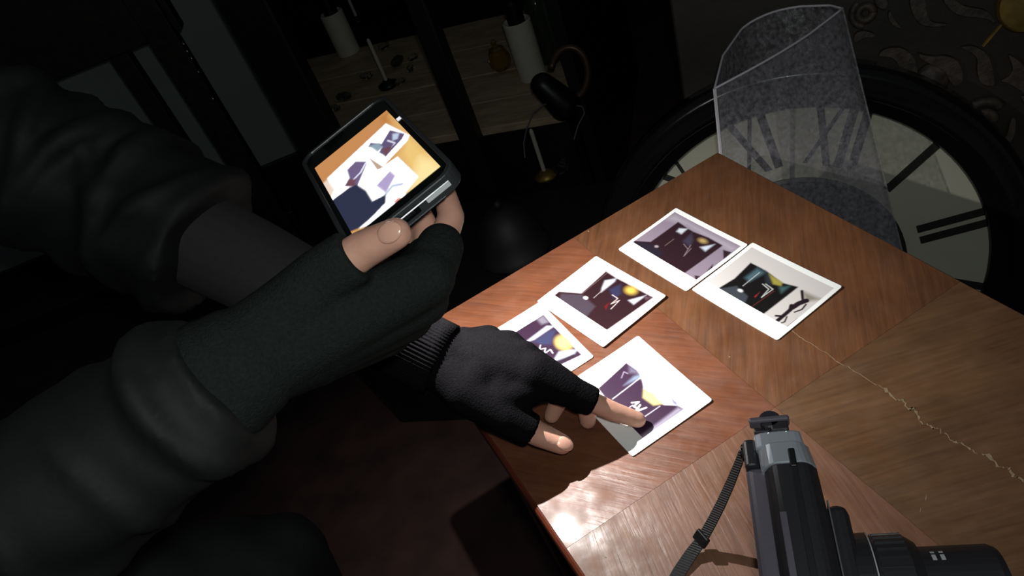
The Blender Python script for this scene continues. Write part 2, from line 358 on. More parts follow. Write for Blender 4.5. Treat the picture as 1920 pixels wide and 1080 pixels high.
ops_B = [('p', [(655, 268), (760, 320), (840, 370), (960, 460), (1115, 500), (770, 770), (340, 520), (500, 420)], (40, 38, 38), 1.5),
 ('p', [(600, 410), (720, 318), (800, 360), (640, 450)], (96, 122, 130), 5), ('p', [(790, 340), (860, 400), (860, 480), (800, 460)], (64, 70, 78), 4), ('p', [(830, 372), (965, 455), (950, 492), (870, 472)], (172, 164, 92), 2.5),
 ('p', [(930, 500), (1040, 490), (950, 560)], (90, 120, 120), 4), ('p', [(350, 520), (520, 490), (630, 590), (600, 660), (480, 600)], (84, 88, 96), 2), ('e', (555, 535), 4, 2.6, (225, 225, 228), .5),
 ('p', [(690, 590), (745, 545), (700, 605)], (160, 66, 66), 1.2), ('l', [(580, 490), (740, 360)], (200, 200, 200), .8, .6), ('l', [(660, 695), (880, 540)], (130, 70, 60), .7, .6),
 ('l', [(770, 470), (830, 520), (760, 600), (870, 520), (800, 470)], (205, 205, 205), 1.0, .7),
 ('p', [(1148, 535), (1335, 622), (1185, 645)], (160, 154, 144), 5), ('l', [(890, 850), (960, 790), (1040, 720), (1050, 680)], (56, 44, 52), 4.0, .8), ('l', [(1060, 700), (1120, 660), (1190, 635)], (60, 46, 54), 5.5, .8), ('l', [(930, 860), (985, 840), (1005, 790)], (60, 46, 54), 1.4, .6),
 ('l', [(900, 780), (960, 785)], (56, 44, 52), 2.4, .6), ('l', [(1080, 745), (1150, 720), (1190, 670)], (60, 46, 54), 1.6, .6), ('l', [(1150, 540), (1160, 640)], (56, 44, 52), 2.5, .8), ('l', [(995, 902), (1112, 810)], (70, 62, 60), 1.2, .6)]
ops_C = [('p', [(1020, 168), (1100, 220), (1160, 250), (1400, 380), (1010, 655), (590, 375), (640, 333), (820, 345)], (78, 54, 60), 1.5),
 ('p', [(655, 348), (830, 355), (935, 450), (860, 535), (640, 400)], (100, 90, 100), 3), ('p', [(985, 300), (1010, 240), (1105, 222), (1090, 250), (980, 335)], (200, 206, 216), 3),
 ('p', [(1200, 400), (1345, 362), (1245, 435)], (212, 216, 226), 3), ('e', (1222, 320), 11, 8, (214, 190, 112), .7), ('p', [(1045, 310), (1140, 268), (1140, 350), (1080, 385)], (80, 80, 108), 4),
 ('e', (855, 380), 4, 2.8, (226, 222, 224), .5), ('p', [(1005, 450), (1050, 410), (1020, 480)], (128, 52, 52), 1.2), ('l', [(920, 380), (1000, 310)], (190, 180, 180), .8, .6),
 ('l', [(1070, 355), (1115, 385), (1060, 430), (1130, 400), (1060, 470)], (205, 195, 195), 1.0, .6), ('l', [(830, 345), (1030, 180)], (150, 130, 130), .5, .5), ('e', (1405, 415), 1.2, 1.2, (60, 50, 60), .6), ('p', [(1330, 370), (1395, 380), (1340, 400)], (120, 100, 110), 2)]
ops_D = [('p', [(225, 700), (515, 520), (600, 618), (825, 845), (590, 955), (380, 800)], (92, 70, 92), 1.5),
 ('p', [(460, 560), (515, 525), (560, 580), (500, 600)], (150, 146, 156), 4), ('p', [(360, 745), (540, 610), (600, 612), (440, 720)], (210, 218, 226), 3.5), ('p', [(430, 740), (560, 650), (615, 640), (575, 760), (500, 760)], (92, 94, 122), 4),
 ('e', (680, 745), 16, 11, (236, 218, 150), .6), ('p', [(590, 900), (640, 820), (790, 800), (760, 840)], (206, 216, 226), 4), ('p', [(640, 900), (760, 840), (770, 850), (620, 930)], (80, 66, 80), 2),
 ('l', [(490, 765), (480, 800), (530, 790), (520, 835), (570, 800), (590, 830)], (240, 240, 240), 1.2, .6), ('l', [(250, 690), (430, 575)], (60, 50, 60), .8, .5)]
ops_E = [('p', [(580, 260), (660, 318), (705, 380), (720, 470), (885, 600), (1000, 605), (1042, 635), (700, 870), (580, 760), (355, 470)], (104, 78, 106), 1.5),
 ('p', [(600, 280), (670, 320), (690, 350), (600, 340)], (150, 144, 160), 4), ('p', [(560, 440), (640, 365), (720, 340), (690, 385)], (166, 176, 192), 4), ('p', [(700, 380), (760, 460), (870, 560), (1000, 605), (980, 590), (760, 400), (700, 350)], (238, 240, 242), 4),
 ('p', [(718, 465), (800, 500), (875, 592), (800, 603), (712, 540)], (232, 222, 172), 3), ('l', [(470, 550), (690, 380)], (226, 224, 230), 1.1, .6), ('l', [(720, 700), (850, 610)], (214, 210, 220), 1.0, .6),
 ('l', [(625, 580), (680, 575), (640, 610), (690, 640), (740, 620), (650, 655), (690, 600)], (240, 240, 242), 1.8, .6), ('l', [(590, 630), (630, 600)], (226, 224, 230), .9, .6), ('l', [(540, 380), (560, 330), (590, 345)], (190, 184, 200), .9, .8),
 ('p', [(1000, 618), (1045, 635), (715, 870), (690, 855)], (186, 180, 194), 3.5), ('p', [(925, 520), (990, 580), (1000, 610), (960, 590)], (170, 170, 190), 2), ('l', [(360, 465), (580, 265)], (70, 56, 72), .8, .5)]
instant_photo('instant photo of dark car on grey-lilac ground, beside the photo with a spiky plant', .1822, .6181, math.radians(-70.8), .0001, .0012, A_, ops_A, (158, 146, 160))
instant_photo('instant photo with dark spiky plant shape in its corner, start of the crack beneath', .2236, .5163, math.radians(-70.1), .0001, .0014, B_, ops_B, (212, 208, 206))
aD = math.radians(-76.0); eD = V((math.cos(aD), math.sin(aD), 0)); nD = V((-eD.y, eD.x, 0)); cDx = V((.0480, .5176, 0))-eD*PW/2-nD*PH_/2
instant_photo('instant photo half covered by the pointing gloved hand', cDx.x, cDx.y, aD, .0001, .0006, C_, ops_D, (244, 244, 244), 1.6)
instant_photo('instant photo overlapping a corner of another, maroon scene with yellow spot', .0792, .5890, math.radians(-67.8), .0022, .0010, C_, ops_C, (208, 200, 204), 1.5)
instant_photo('instant photo touched by the pointing finger, purple scene with wide white area', .0675, .4574, math.radians(-75.0), .0001, .0012, E_, ops_E, (246, 246, 246), 1.75)

# ================================================================ SMARTPHONE
M_case = mat('phone_case', (48, 50, 52), .4, bump=.03, bscale=300)
M_pbody = mat('phone_black', (8, 8, 9), .15)
phone = thing('smartphone', 'smartphone in black case filming the table, its screen lit', 'phone', PC-PN*.011)
def pp(x, y, z=0): return PC+PX*x+PY*y+PN*z
def rrect(w_, h_, r, n=6):
    out = []
    for (sx, sy, a0) in ((1, -1, -90), (1, 1, 0), (-1, 1, 90), (-1, -1, 180)):
        for k in range(n+1):
            a = math.radians(a0+90*k/n); out.append((sx*(w_/2-r)+r*math.cos(a), sy*(h_/2-r)+r*math.sin(a)))
    return out
GW, GH = .079, .164
body = MB().prism([pp(x, y, -.0085) for x, y in rrect(GW-.004, GH-.004, .010)], PN*.0080).obj('body', M_pbody, phone, bevel=.0008)
glass = MB().prism([pp(x, y, -.0005) for x, y in rrect(GW-.005, GH-.005, .0095)], PN*.0005).obj('front_glass', mat('black_glass', (4, 4, 5), .06, coat=.5), phone)
# case: back plate, side wall ring with raised lip
mb = MB(); o1 = rrect(GW+.003, GH+.003, .012); i1 = rrect(GW-.0038, GH-.0038, .0098); n = len(o1)
zs = (-.0110, .0014)
vs = [pp(x, y, zs[0]) for x, y in o1]+[pp(x, y, zs[1]) for x, y in o1]+[pp(x, y, zs[1]) for x, y in i1]+[pp(x, y, -.0088) for x, y in i1]
fs = [tuple(range(n))[::-1]]+[(k, (k+1) % n, n+(k+1) % n, n+k) for k in range(n)]+[(n+k, n+(k+1) % n, 2*n+(k+1) % n, 2*n+k) for k in range(n)]+[(2*n+k, 2*n+(k+1) % n, 3*n+(k+1) % n, 3*n+k) for k in range(n)]+[tuple(range(3*n, 4*n))]
case = mb.add(vs, fs).obj('case', M_case, phone, bevel=.0009, seg=2)
# charging-port cut-out and speaker slots in the bottom edge (facing -PY)
eb = -(GH+.003)/2
M_chrome = mat('chrome', (190, 195, 200), .15, 1); M_satin = mat('satin_silver', (225, 228, 230), .35, .3)
MB().cbox(pp(.000, eb-.0002, -.0048), .0165, .0008, .0058, PX, PY, PN).obj('port_cutout', M_pbody, case, bevel=.0008)
MB().cbox(pp(.000, eb-.0006, -.0046), .0095, .0006, .0026, PX, PY, PN).obj('charging_port', mat('port_dark', (60, 62, 64), .3, .8), case, bevel=.0006)
MB().cbox(pp(.023, eb-.0003, -.0046), .018, .0008, .0040, PX, PY, PN).obj('speaker_slot', M_satin, case, bevel=.001)
MB().cbox(pp(-.022, eb-.0003, -.0046), .014, .0008, .0040, PX, PY, PN).obj('speaker_slot', M_satin, case, bevel=.001)
MB().cbox(pp(0, eb-.0002, -.0105), .05, .0006, .0006, PX, PY, PN).obj('bottom_seam', M_chrome, case)
for yy in (.03, .012): MB().cbox(pp(-(GW+.003)/2-.0004, yy, -.004), .0012, .012, .003, PX, PY, PN).obj('side_button', M_case, case, bevel=.0005)
# rear camera island and flash
isl = MB().prism([pp(x+.018, y+.058, -.0110) for x, y in rrect(.032, .034, .006)], -PN*.0014).obj('camera_island', M_pbody, phone, bevel=.0004)
for dx, dy in ((-.007, .007), (-.007, -.007)): MB().lathe(pp(.018+dx, .058+dy, -.0124), -PN, [(.006, 0), (.006, .0008), (.0052, .001)], 20).obj('lens', mat('lens_glass', (10, 10, 14), .05), isl)
MB().lathe(FLASH+PN*.0040, -PN, [(.003, 0), (.003, .0006)], 16).obj('flash_led', emit('flash_led', (255, 250, 240), 20), isl)
ld = bpy.data.lights.new('phone_flash', 'SPOT'); lo = bpy.data.objects.new('phone_flash', ld); COL.objects.link(lo)
ld.energy = FLASH_POWER; ld.color = (1, .975, .94); ld.shadow_soft_size = .0022; ld.spot_size = math.radians(118); ld.spot_blend = 1.0
lo.matrix_world = Matrix.Translation(FLASH) @ (-PN).to_track_quat('-Z', 'Y').to_matrix().to_4x4()
lo.parent = phone; lo.matrix_parent_inverse = Matrix.Translation(-ORG[phone])
# lit picture on the screen
scr_quad = [(85, 500), (540, 140), (875, 485), (360, 852)]        # TL, TR, BR, BL
P_ = crop((560, 160), 3.1765)
pts3 = [PL(*P_(q), PC, PN) for q in scr_quad]
loc = [((p-PC).dot(PX)*1000, (p-PC).dot(PY)*1000) for p in pts3]
x0 = -GW*500+5.5; x1 = -x0; y1 = (loc[0][1]+loc[1][1])/2; y0 = (loc[2][1]+loc[3][1])/2
def conv_s(p):
    q = PL(*P_(p), PC, PN); x, y = (q-PC).dot(PX)*1000, (q-PC).dot(PY)*1000
    return (x-x0, y-y0)
ops_S = [('p', [(85, 500), (540, 140), (560, 200), (150, 560)], (186, 122, 62), 14), ('p', [(85, 500), (480, 195), (520, 235), (170, 560), (200, 690)], (196, 136, 84), 5),
 ('p', [(560, 170), (880, 490), (700, 640), (600, 420), (640, 280)], (236, 196, 120), 12), ('p', [(720, 430), (800, 440), (880, 490), (640, 660)], (250, 226, 160), 10),
 ('p', [(170, 555), (520, 228), (662, 298), (650, 330), (505, 482), (590, 425), (715, 545), (640, 640), (640, 680), (560, 780), (360, 855), (195, 688)], (250, 248, 252), 1.2),
 ('p', [(420, 432), (505, 488), (470, 505)], (190, 160, 140), 1.0), ('p', [(175, 560), (215, 620), (190, 680), (140, 590)], (236, 214, 196), 4),
 ('p', [(545, 268), (632, 290), (615, 322), (520, 425), (480, 400), (500, 368), (415, 368), (430, 343), (495, 350)], (96, 84, 118), 1.2), ('p', [(420, 360), (480, 345), (500, 370), (470, 395)], (140, 160, 176), 2),
 ('l', [(530, 330), (575, 345), (550, 370)], (220, 220, 240), 1.2, .8), ('p', [(560, 290), (600, 285), (590, 320), (560, 330)], (190, 200, 225), 2), ('p', [(500, 380), (560, 360), (520, 425)], (110, 70, 80), 2),
 ('p', [(290, 505), (340, 455), (400, 455), (405, 470), (350, 600), (275, 602), (305, 555)], (110, 96, 132), 1.4), ('l', [(330, 560), (370, 520), (400, 465)], (220, 225, 245), 2, 1), ('p', [(300, 560), (340, 560), (335, 605), (280, 600)], (110, 72, 84), 2),
 ('p', [(465, 598), (545, 512), (575, 540), (520, 640)], (176, 160, 204), 2), ('l', [(520, 650), (560, 600), (615, 590)], (196, 206, 230), 3, 1.5),
 ('p', [(195, 692), (300, 612), (345, 592), (400, 628), (440, 692), (520, 652), (518, 700), (440, 782), (360, 852), (290, 880)], (44, 48, 72), 1.4), ('e', (590, 685), 3.2, 2.4, (232, 130, 120), .6)]
M_scr = print_mat('screen_print', 1.05)
disp = print_grid('display', x1-x0, y1-y0, 130, 110, ops_S, conv_s, (206, 152, 92), lambda x, y: pp((x+x0)/1000, (y+y0)/1000, .0002), M_scr, phone)
M_ui = emit('screen_white', (240, 240, 245), 1.0)
# home bar and small status mark
hb = PL(*P_((688, 735)), PC, PN); MB().cbox(pp((hb-PC).dot(PX), (hb-PC).dot(PY), .0002), .030, .0012, .0002, PX, PY, PN).obj('home_bar', M_ui, phone)
hb = PL(*P_((598, 200)), PC, PN); MB().cbox(pp((hb-PC).dot(PX), (hb-PC).dot(PY), .0003), .0035, .005, .0002, PX, PY, PN).obj('status_mark', M_ui, phone)

# ================================================================ INSTANT CAMERA on the table
az = math.radians(-111); CA = V((math.cos(az), math.sin(az), 0)); CL = V((-CA.y, CA.x, 0))     # CA along the body, CL = lens direction
CO = Z(1397, 812, .105); CO.z = T
icam = thing('instant_camera', 'black and silver instant film camera with big lens standing on table', 'camera', CO+CA*.084+CL*.02)
def cp(a, l, z): return CO+CA*a+CL*l+V((0, 0, z))
M_cblk = mat('camera_black', (36, 35, 39), .42, bump=.05, bscale=500)
M_cdoor = mat('camera_door', (80, 75, 84), .5, bump=.08, bscale=600)
M_silv = mat('camera_silver', (168, 173, 181), .24, .45)
def loft(name, secs, m, parent, bevel=.0015):
    """secs: list of (a, [(l,z)...]) cross sections of equal length"""
    vs = []; n = len(secs[0][1]); fs = []
    for a, pr in secs: vs += [cp(a, l, z) for l, z in pr]
    for j in range(len(secs)-1):
        for k in range(n): fs.append((j*n+k, j*n+(k+1) % n, (j+1)*n+(k+1) % n, (j+1)*n+k))
    fs += [tuple(range(n))[::-1], tuple(range((len(secs)-1)*n, len(secs)*n))]
    o = MB().add(vs, fs).obj(name, m, parent, bevel=bevel); return o
def hump(l0, l1, z0, z1, n=7):
    """rounded top profile from z0 at the sides to z1 at the crest, down to the table"""
    out = [(l0, .0005), (l1, .0005)]
    for k in range(n+1):
        t = k/n; l = l1+(l0-l1)*t; out.append((l, z0+(z1-z0)*(1-(2*t-1)**4)))
    return out
BL = .168
loft('film_door', [(.022, hump(-.003, .012, .094, .097)), (BL, hump(-.003, .012, .094, .097))], M_cdoor, icam)
loft('door_hinge', [(.002, hump(-.003, .006, .098, .101)), (.0225, hump(-.003, .006, .098, .101))], M_cblk, icam)
loft('silver_end', [(.0, hump(.005, .034, .103, .105)), (.012, hump(.005, .035, .103, .105))], M_silv, icam)
loft('silver_collar', [(.0115, hump(.0065, .037, .101, .109, 12)), (.0275, hump(.0065, .0395, .101, .109, 12))], M_silv, icam, .0008)
loft('grip', [(.0272, hump(.0085, .0395, .100, .1085, 12)), (.060, hump(.0085, .0405, .100, .1085, 12)), (BL, hump(.0085, .0415, .100, .1085, 12))], M_cblk, icam, .0008)
MB().cbox(cp(.0245, .0262, .1092), .0135, .0042, .002, CA, CL).obj('slot', mat('slot_black', (8, 8, 9), .5), icam, bevel=.0018, seg=4)
MB().cbox(cp(.098, .0262, .1088), .135, .0040, .0008, CA, CL).obj('ridge', mat('ridge_black', (20, 20, 22), .5), icam, bevel=.0003)
MB().cbox(cp(.108, .0185, .1072), .095, .010, .0018, CA, CL).obj('button_panel', M_cdoor, icam, bevel=.0006)
MB().cbox(cp(.105, .0418, .085), .11, .0008, .030, CA, CL).obj('seam', mat('seam_grey', (80, 80, 84), .4), icam)
# end bracket: cross plate on a short neck
MB().cbox(cp(-.0035, .022, .1015), .008, .011, .009, CA, CL).obj('bracket_neck', M_cblk, icam, bevel=.001)
MB().cbox(cp(-.0045, .0155, .098), .004, .020, .006, CA, CL).obj('bracket_rail', M_cblk, icam, bevel=.001)
MB().cbox(cp(-.0085, .0160, .1035), .0042, .0255, .008, CA, CL).obj('bracket_plate', M_cdoor, icam, bevel=.0014)
MB().lathe(cp(-.0095, .0165, .099), V((0, 0, 1)), [(.007, 0), (.007, .006), (.006, .007)], 20).obj('bracket_knob', M_cblk, icam, smooth=False)
for l in (.0145, .0255): MB().cbox(cp(.0008, l, .1052), .0014, .0014, .0008, CA, CL).obj('screw', M_chrome, icam, bevel=.0003)
# lens: stepped collar, ribbed ring, barrel
LC = (.094, .050)      # along body, height
def lens_part(name, prof, m, n=48): return MB().lathe(cp(LC[0], 0, LC[1]), CL, prof, n).obj(name, m, icam, bevel=.0006)
MB().cbox(cp(.094, .046, .050), .092, .014, .088, CA, CL).obj('lens_housing', M_cblk, icam, bevel=.006, seg=3)
lens_part('lens_base', [(.0435, .050), (.0435, .060), (.042, .062)], M_cblk)
ribs = MB(); ribs.lathe(cp(LC[0], 0, LC[1]), CL, [(.041, .060), (.0415, .062), (.0415, .080), (.037, .086)], 48)
ribs.obj('focus_ring', M_cblk, icam)
for k in range(40):
    t = 2*math.pi*k/40; rd = CA*math.cos(t)+V((0, 0, 1))*math.sin(t); tg = CA*-math.sin(t)+V((0, 0, 1))*math.cos(t)
    MB().cbox(cp(LC[0], .0715, LC[1])+rd*.0418, .0032, .016, .0016, tg, CL, rd).obj('rib', M_cblk, icam)
lens_part('barrel', [(.034, .084), (.034, .124), (.032, .128), (.029, .128), (.027, .121)], M_cblk)
M_mark = mat('lens_mark', (170, 172, 176), .4)
lens_part('ring_mark', [(.0438, .0602), (.0438, .0610)], M_mark)
for k, (s0, s1) in enumerate(((1.95, 2.10), (2.14, 2.20))):
    for l, r in ((.0920, .0343), (.0965, .0343)):
        mb = MB(); q = [s0+(s1-s0)*j/6 for j in range(7)]
        vs = []
        for t in q:
            rd = CA*math.cos(t)+V((0, 0, 1))*math.sin(t); vs += [cp(LC[0], l, LC[1])+rd*r, cp(LC[0], l+.0022, LC[1])+rd*r]
        mb.add(vs, [(2*j, 2*j+1, 2*j+3, 2*j+2) for j in range(6)]).obj('barrel_mark', M_mark, icam)
MB().lathe(cp(LC[0], 0, LC[1]), CL, [(.027, .120), (.020, .123), (.001, .124)], 32).obj('front_glass', mat('lens_glass2', (12, 10, 18), .04), icam, smooth=True)
# strap with slider
M_strap = mat('strap_web', (22, 22, 24), .7)
nt = M_strap.node_tree; N = nt.nodes; L = nt.links; uvn = N.new('ShaderNodeTexCoord'); wv = N.new('ShaderNodeTexWave'); wv.inputs['Scale'].default_value = 210; wv.bands_direction = 'DIAGONAL'
L.new(uvn.outputs['Object'], wv.inputs[0]); bp = N.new('ShaderNodeBump'); bp.inputs['Strength'].default_value = .6; bp.inputs['Distance'].default_value = .001; L.new(wv.outputs[0], bp.inputs['Height']); L.new(bp.outputs[0], N['Principled BSDF'].inputs['Normal'])
rmp = N.new('ShaderNodeValToRGB'); rmp.color_ramp.elements[0].color = (.004, .004, .005, 1); rmp.color_ramp.elements[1].color = (.012, .012, .013, 1); L.new(wv.outputs[0], rmp.inputs[0]); L.new(rmp.outputs[0], N['Principled BSDF'].inputs['Base Color'])
spx = [(1396, 838, .086, .0055), (1385, 868, .074, .0062), (1370, 905, .058, .0074), (1352, 945, .040, .0082), (1334, 980, .024, .0085), (1316, 1012, .010, .0085), (1296, 1038, .004, .0092), (1274, 1072, .0015, .0098), (1248, 1120, .0012, .0100), (1230, 1180, .0012, .010)]
vs = []; fs = []
for k, (x, y, z, wd) in enumerate(spx):
    p = Z(x, y, z); q = Z(*(spx[min(k+1, len(spx)-1)][:3] if k+1 < len(spx) else spx[k][:3])); pr = Z(*spx[max(k-1, 0)][:3]); tdir = (q-pr).normalized()
    sd = tdir.cross(V((0, 0, 1))).normalized(); nn = sd.cross(tdir)*.0005
    vs += [p-sd*wd/2-nn, p+sd*wd/2-nn, p+sd*wd/2+nn, p-sd*wd/2+nn]
    if k: b = 4*k; fs += [(b-4, b-3, b+1, b), (b-3, b-2, b+2, b+1), (b-2, b-1, b+3, b+2), (b-1, b-4, b, b+3)]
strap = MB().add(vs, fs).obj('strap', M_strap, icam)
p = Z(1315, 1010, .012); td = (Z(1334, 980, .024)-Z(1296, 1038, .004)).normalized(); sd = td.cross(V((0, 0, 1))).normalized()
MB().cbox(p, .0085, .0125, .0035, td, sd, sd.cross(td)).obj('slider', mat('slider_black', (14, 14, 15), .35), strap, bevel=.001)
MB().tube([cp(.006+.004*math.cos(t), -.004, .090+.004*math.sin(t)) for t in [2*math.pi*k/12 for k in range(13)]], .001, 6, False).obj('strap_lug', M_chrome, icam)

# ================================================================ PERSON (seated, both gloved hands over the table)
def R(x, y, z): return V((x, y, z+T))
M_skin = mat('skin', (200, 150, 130), .5, noise=.10, nscale=60, bump=.08, bscale=350)
M_skin.node_tree.nodes['Principled BSDF'].inputs['Subsurface Weight'].default_value = .12
M_skin.node_tree.nodes['Principled BSDF'].inputs['Subsurface Radius'].default_value = (.012, .004, .002)
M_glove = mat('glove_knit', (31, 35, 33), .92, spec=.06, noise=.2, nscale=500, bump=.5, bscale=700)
M_glove2 = mat('glove_knit_darkened', (15, 14, 16), .95, spec=.02, noise=.2, nscale=500, bump=.5, bscale=700)  # same knit as the right glove, colour darkened to offset the close flash
M_jacket = mat('jacket_black', (17, 18, 19), .72, spec=.3, noise=.15, nscale=30, bump=.15, bscale=120)
M_trous = mat('trousers_dark', (24, 24, 26), .8, noise=.2, nscale=40, bump=.2, bscale=200)
LSH, RSH = R(-.50, .74, .47), R(-.60, .34, .50)
LEL, REL = D(215, 370, .70), R(-.42, .30, .235)
PEL = R(-.76, .50, -.10)
# ---- left hand joints (pointing)
Lw = Z(822, 672, .092)
Lidx = [Z(1000, 700, .074), Z(1078, 738, .050), Z(1148, 771, .025), Z(1196, 787, .0090)]
Lmid = [Z(980, 672, .077), Z(1056, 720, .050), Z(1100, 762, .026), Z(1102, 789, .010)]
Lrng = [Z(952, 652, .077), Z(1020, 698, .054), Z(1050, 748, .030), Z(1034, 780, .014)]
Llit = [Z(915, 642, .074), Z(965, 690, .054), Z(990, 730, .034), Z(975, 765, .016)]
Lthb = [Z(872, 735, .080), Z(945, 780, .060), Z(1010, 814, .036), Z(1054, 833, .024)]
# ---- right hand joints (holding the phone)
Rw = D(430, 700, .440)
Rthb = [D(540, 590, .445), D(602, 522, .440), D(682, 468, .434), PL(742, 438, PC+PN*.0105, PN)]
Ridx = [D(800, 520, .468), D(826, 462, .486), D(846, 408, .496), D(834, 362, .506)]
Rmid = [D(790, 560, .486), D(800, 490, .510), D(800, 430, .518), D(780, 385, .520)]
Rrng = [D(762, 590, .496), D(770, 500, .520), D(760, 440, .526), D(745, 400, .526)]
Rlit = [D(724, 618, .504), D(735, 540, .522), D(722, 480, .528), D(705, 440, .528)]
def chain(mb, pts, rads):
    for k in range(len(pts)-1): mb.capsule(pts[k], pts[k+1], rads[k], rads[k+1])
def hand(mb, w_, idx, mid, rng, lit, thb, s=1.0, wr=.024):
    chain(mb, idx, [.0105*s, .0093*s, .0086*s, .0072*s]); chain(mb, mid, [.0105*s, .0095*s, .0088*s, .0074*s])
    chain(mb, rng, [.0100*s, .0090*s, .0082*s, .0070*s]); chain(mb, lit, [.0092*s, .0080*s, .0073*s, .0062*s])
    chain(mb, thb, [.0150*s, .0120*s, .0108*s, .0088*s])
    for q in (idx, mid, rng, lit): mb.capsule(w_+(q[0]-w_)*.12, q[0], wr*.62, .0125*s)
    mb.capsule(w_+(thb[0]-w_)*.2, thb[0], wr*.7, .015*s)
    for a, b in ((idx, mid), (mid, rng), (rng, lit)): mb.capsule((a[0]+w_)/2, (b[0]+w_)/2, .014*s, .014*s); mb.capsule(a[0]+(w_-a[0])*.2, b[0]+(w_-b[0])*.2, .0125*s, .0125*s)
    mb.capsule(thb[1]+(thb[0]-thb[1])*.3, idx[0]+(w_-idx[0])*.3, .0105*s, .0115*s)
person = None
bm_ = MB()
hand(bm_, Lw, Lidx, Lmid, Lrng, Llit, Lthb, 1.0)
hand(bm_, Rw, Ridx, Rmid, Rrng, Rlit, Rthb, 1.04)
for w_, e_, s_ in ((Lw, LEL, LSH), (Rw, REL, RSH)):
    m_ = w_+(e_-w_)*.6
    bm_.capsule(w_, m_, .0245, .037); bm_.capsule(m_, e_, .037, .036); bm_.capsule(e_, s_, .034, .036)
NK = (LSH+RSH)/2+V((.03, 0, .05)); HC = NK+V((.07, 0, .16))
bm_.capsule(LSH, RSH, .035, .035); bm_.capsule((LSH+RSH)/2, PEL, .05, .05); bm_.capsule((LSH+RSH)/2, HC-V((.015, 0, .04)), .05, .052)
# head with brow, nose, lips, chin, ears
fx = V((.82, -.12, -.55)).normalized(); fy = V((0, 0, 1)).cross(fx).normalized(); fz = fx.cross(fy)
bm_.ell(HC, fx*.094, fy*.074, fz*.115, 24); bm_.ell(HC+fx*.035-fz*.055, fx*.055, fy*.052, fz*.062, 20)
bm_.capsule(HC+fx*.088+fz*.005, HC+fx*.104-fz*.030, .008, .013); bm_.capsule(HC+fx*.083+fy*.03+fz*.018, HC+fx*.083-fy*.03+fz*.018, .011, .011)
bm_.capsule(HC+fx*.083-fz*.062+fy*.018, HC+fx*.083-fz*.062-fy*.018, .008, .008); bm_.ell(HC+fx*.074-fz*.102, fx*.02, fy*.024, fz*.018, 12)
for s_ in (-1, 1): bm_.ell(HC+fy*(.075*s_)-fz*.005-fx*.01, fx*.018, fy*.009, fz*.032, 12)
# legs inside the trousers
RK, LK = R(-.40, .36, -.24), R(-.42, .64, -.26)
for k_, dy in ((RK, -.09), (LK, .09)):
    hip = PEL+V((0, dy, 0)); ank = V((k_.x-.04, k_.y, .09)); bm_.capsule(hip, k_, .045, .04); bm_.capsule(k_, ank, .04, .032); bm_.capsule(ank, ank+V((.10, 0, -.045)), .03, .025)
person = bm_.remesh('person', M_skin, .0021, 5, None, (PEL.x, PEL.y, 0))
tag(person, 'person in black jacket and fingerless gloves, holding a phone and pointing at a photo', 'person')
# ---- fingernails
def nail(tip, prev, upv, r, name='fingernail', back=.004, wx=.0062, ly=.0068):
    d = (tip-prev).normalized(); n_ = (upv-d*upv.dot(d)).normalized(); s_ = d.cross(n_)
    c = tip+n_*(r-.0018)+d*.0012; n2 = (n_+d*.18).normalized(); d2 = s_.cross(n2)*-1 if s_.cross(n2).dot(d) < 0 else s_.cross(n2)
    mb = MB().ell(c, d2*ly, s_*wx, n2*.0018, 20)
    return mb.obj(name, mat('nail', (206, 157, 138), .2, coat=.3), person, smooth=True)
nail(Rthb[3], Rthb[2], (EYE-Rthb[3]).normalized()+PN*.4-PX*.1, .0092, wx=.0060, ly=.0078)
nail(Lthb[3], Lthb[2], V((0, 0, 1))+V((-.1, -.35, 0)), .0088, wx=.0060, ly=.0078)
# ---- gloves
def glove(w_, e_, idx, mid, rng, lit, thb, ci, ct, s, wr, cuff, m, name, cw=1.0, co_=.15, web=0):
    mb = MB()
    for q, r in ((idx, .0128), (mid, .0126), (rng, .0122), (lit, .0112)):
        mb.capsule(w_+(q[0]-w_)*.1, q[0], wr*.72, .0160*s); mb.capsule(q[0], q[1] if q is not idx else q[0]+(q[1]-q[0])*.6, .0152*s, r*s*1.05)
        end = q[1]+(q[2]-q[1])*(ci if q is idx else co_)
        if q is idx: mb.capsule(q[0]+(q[1]-q[0])*.5, q[1], .0145*s, .0135*s); mb.capsule(q[1]+(q[1]-end)*.001, end, .0135*s, .0130*s, flat=True)
        else: mb.capsule(q[1], end, r*s, r*s)
    mb.capsule(w_+(thb[0]-w_)*.2, thb[0], wr*.8, .020*s); mb.capsule(thb[0], thb[1], .020*s, .0158*s); e2 = thb[1]+(thb[2]-thb[1])*ct
    mb.capsule(thb[1], e2, .0158*s, .0148*s, flat=True)
    for a, b in ((idx, mid), (mid, rng), (rng, lit)): mb.capsule((a[0]+w_)/2, (b[0]+w_)/2, .019*s, .019*s); mb.capsule(a[0]+(w_-a[0])*.15, b[0]+(w_-b[0])*.15, .0160*s, .0160*s)
    mb.capsule(thb[1]+(thb[0]-thb[1])*.2, idx[0]+(w_-idx[0])*.25, .0145*s, .0155*s); mb.capsule((thb[0]+w_)/2, (lit[0]+w_)/2, .022*s, .021*s); mb.capsule(thb[0], (idx[0]+w_)/2, .02*s, .019*s)
    if web: mb.capsule(thb[0]+(thb[1]-thb[0])*.55, idx[0]+(idx[1]-idx[0])*web, .0155*s, .0150*s); mb.capsule(idx[0], idx[0]+(idx[1]-idx[0])*.8, .0185*s, .0150*s)
    d = (e_-w_).normalized(); mb.capsule(w_, w_+d*cuff, wr*cw, wr*cw*1.08, 32, flat=True); mb.capsule(w_-d*.004, w_+d*.01, wr*.96, wr*cw)
    return mb.remesh(name, m, .0021, 6, person)
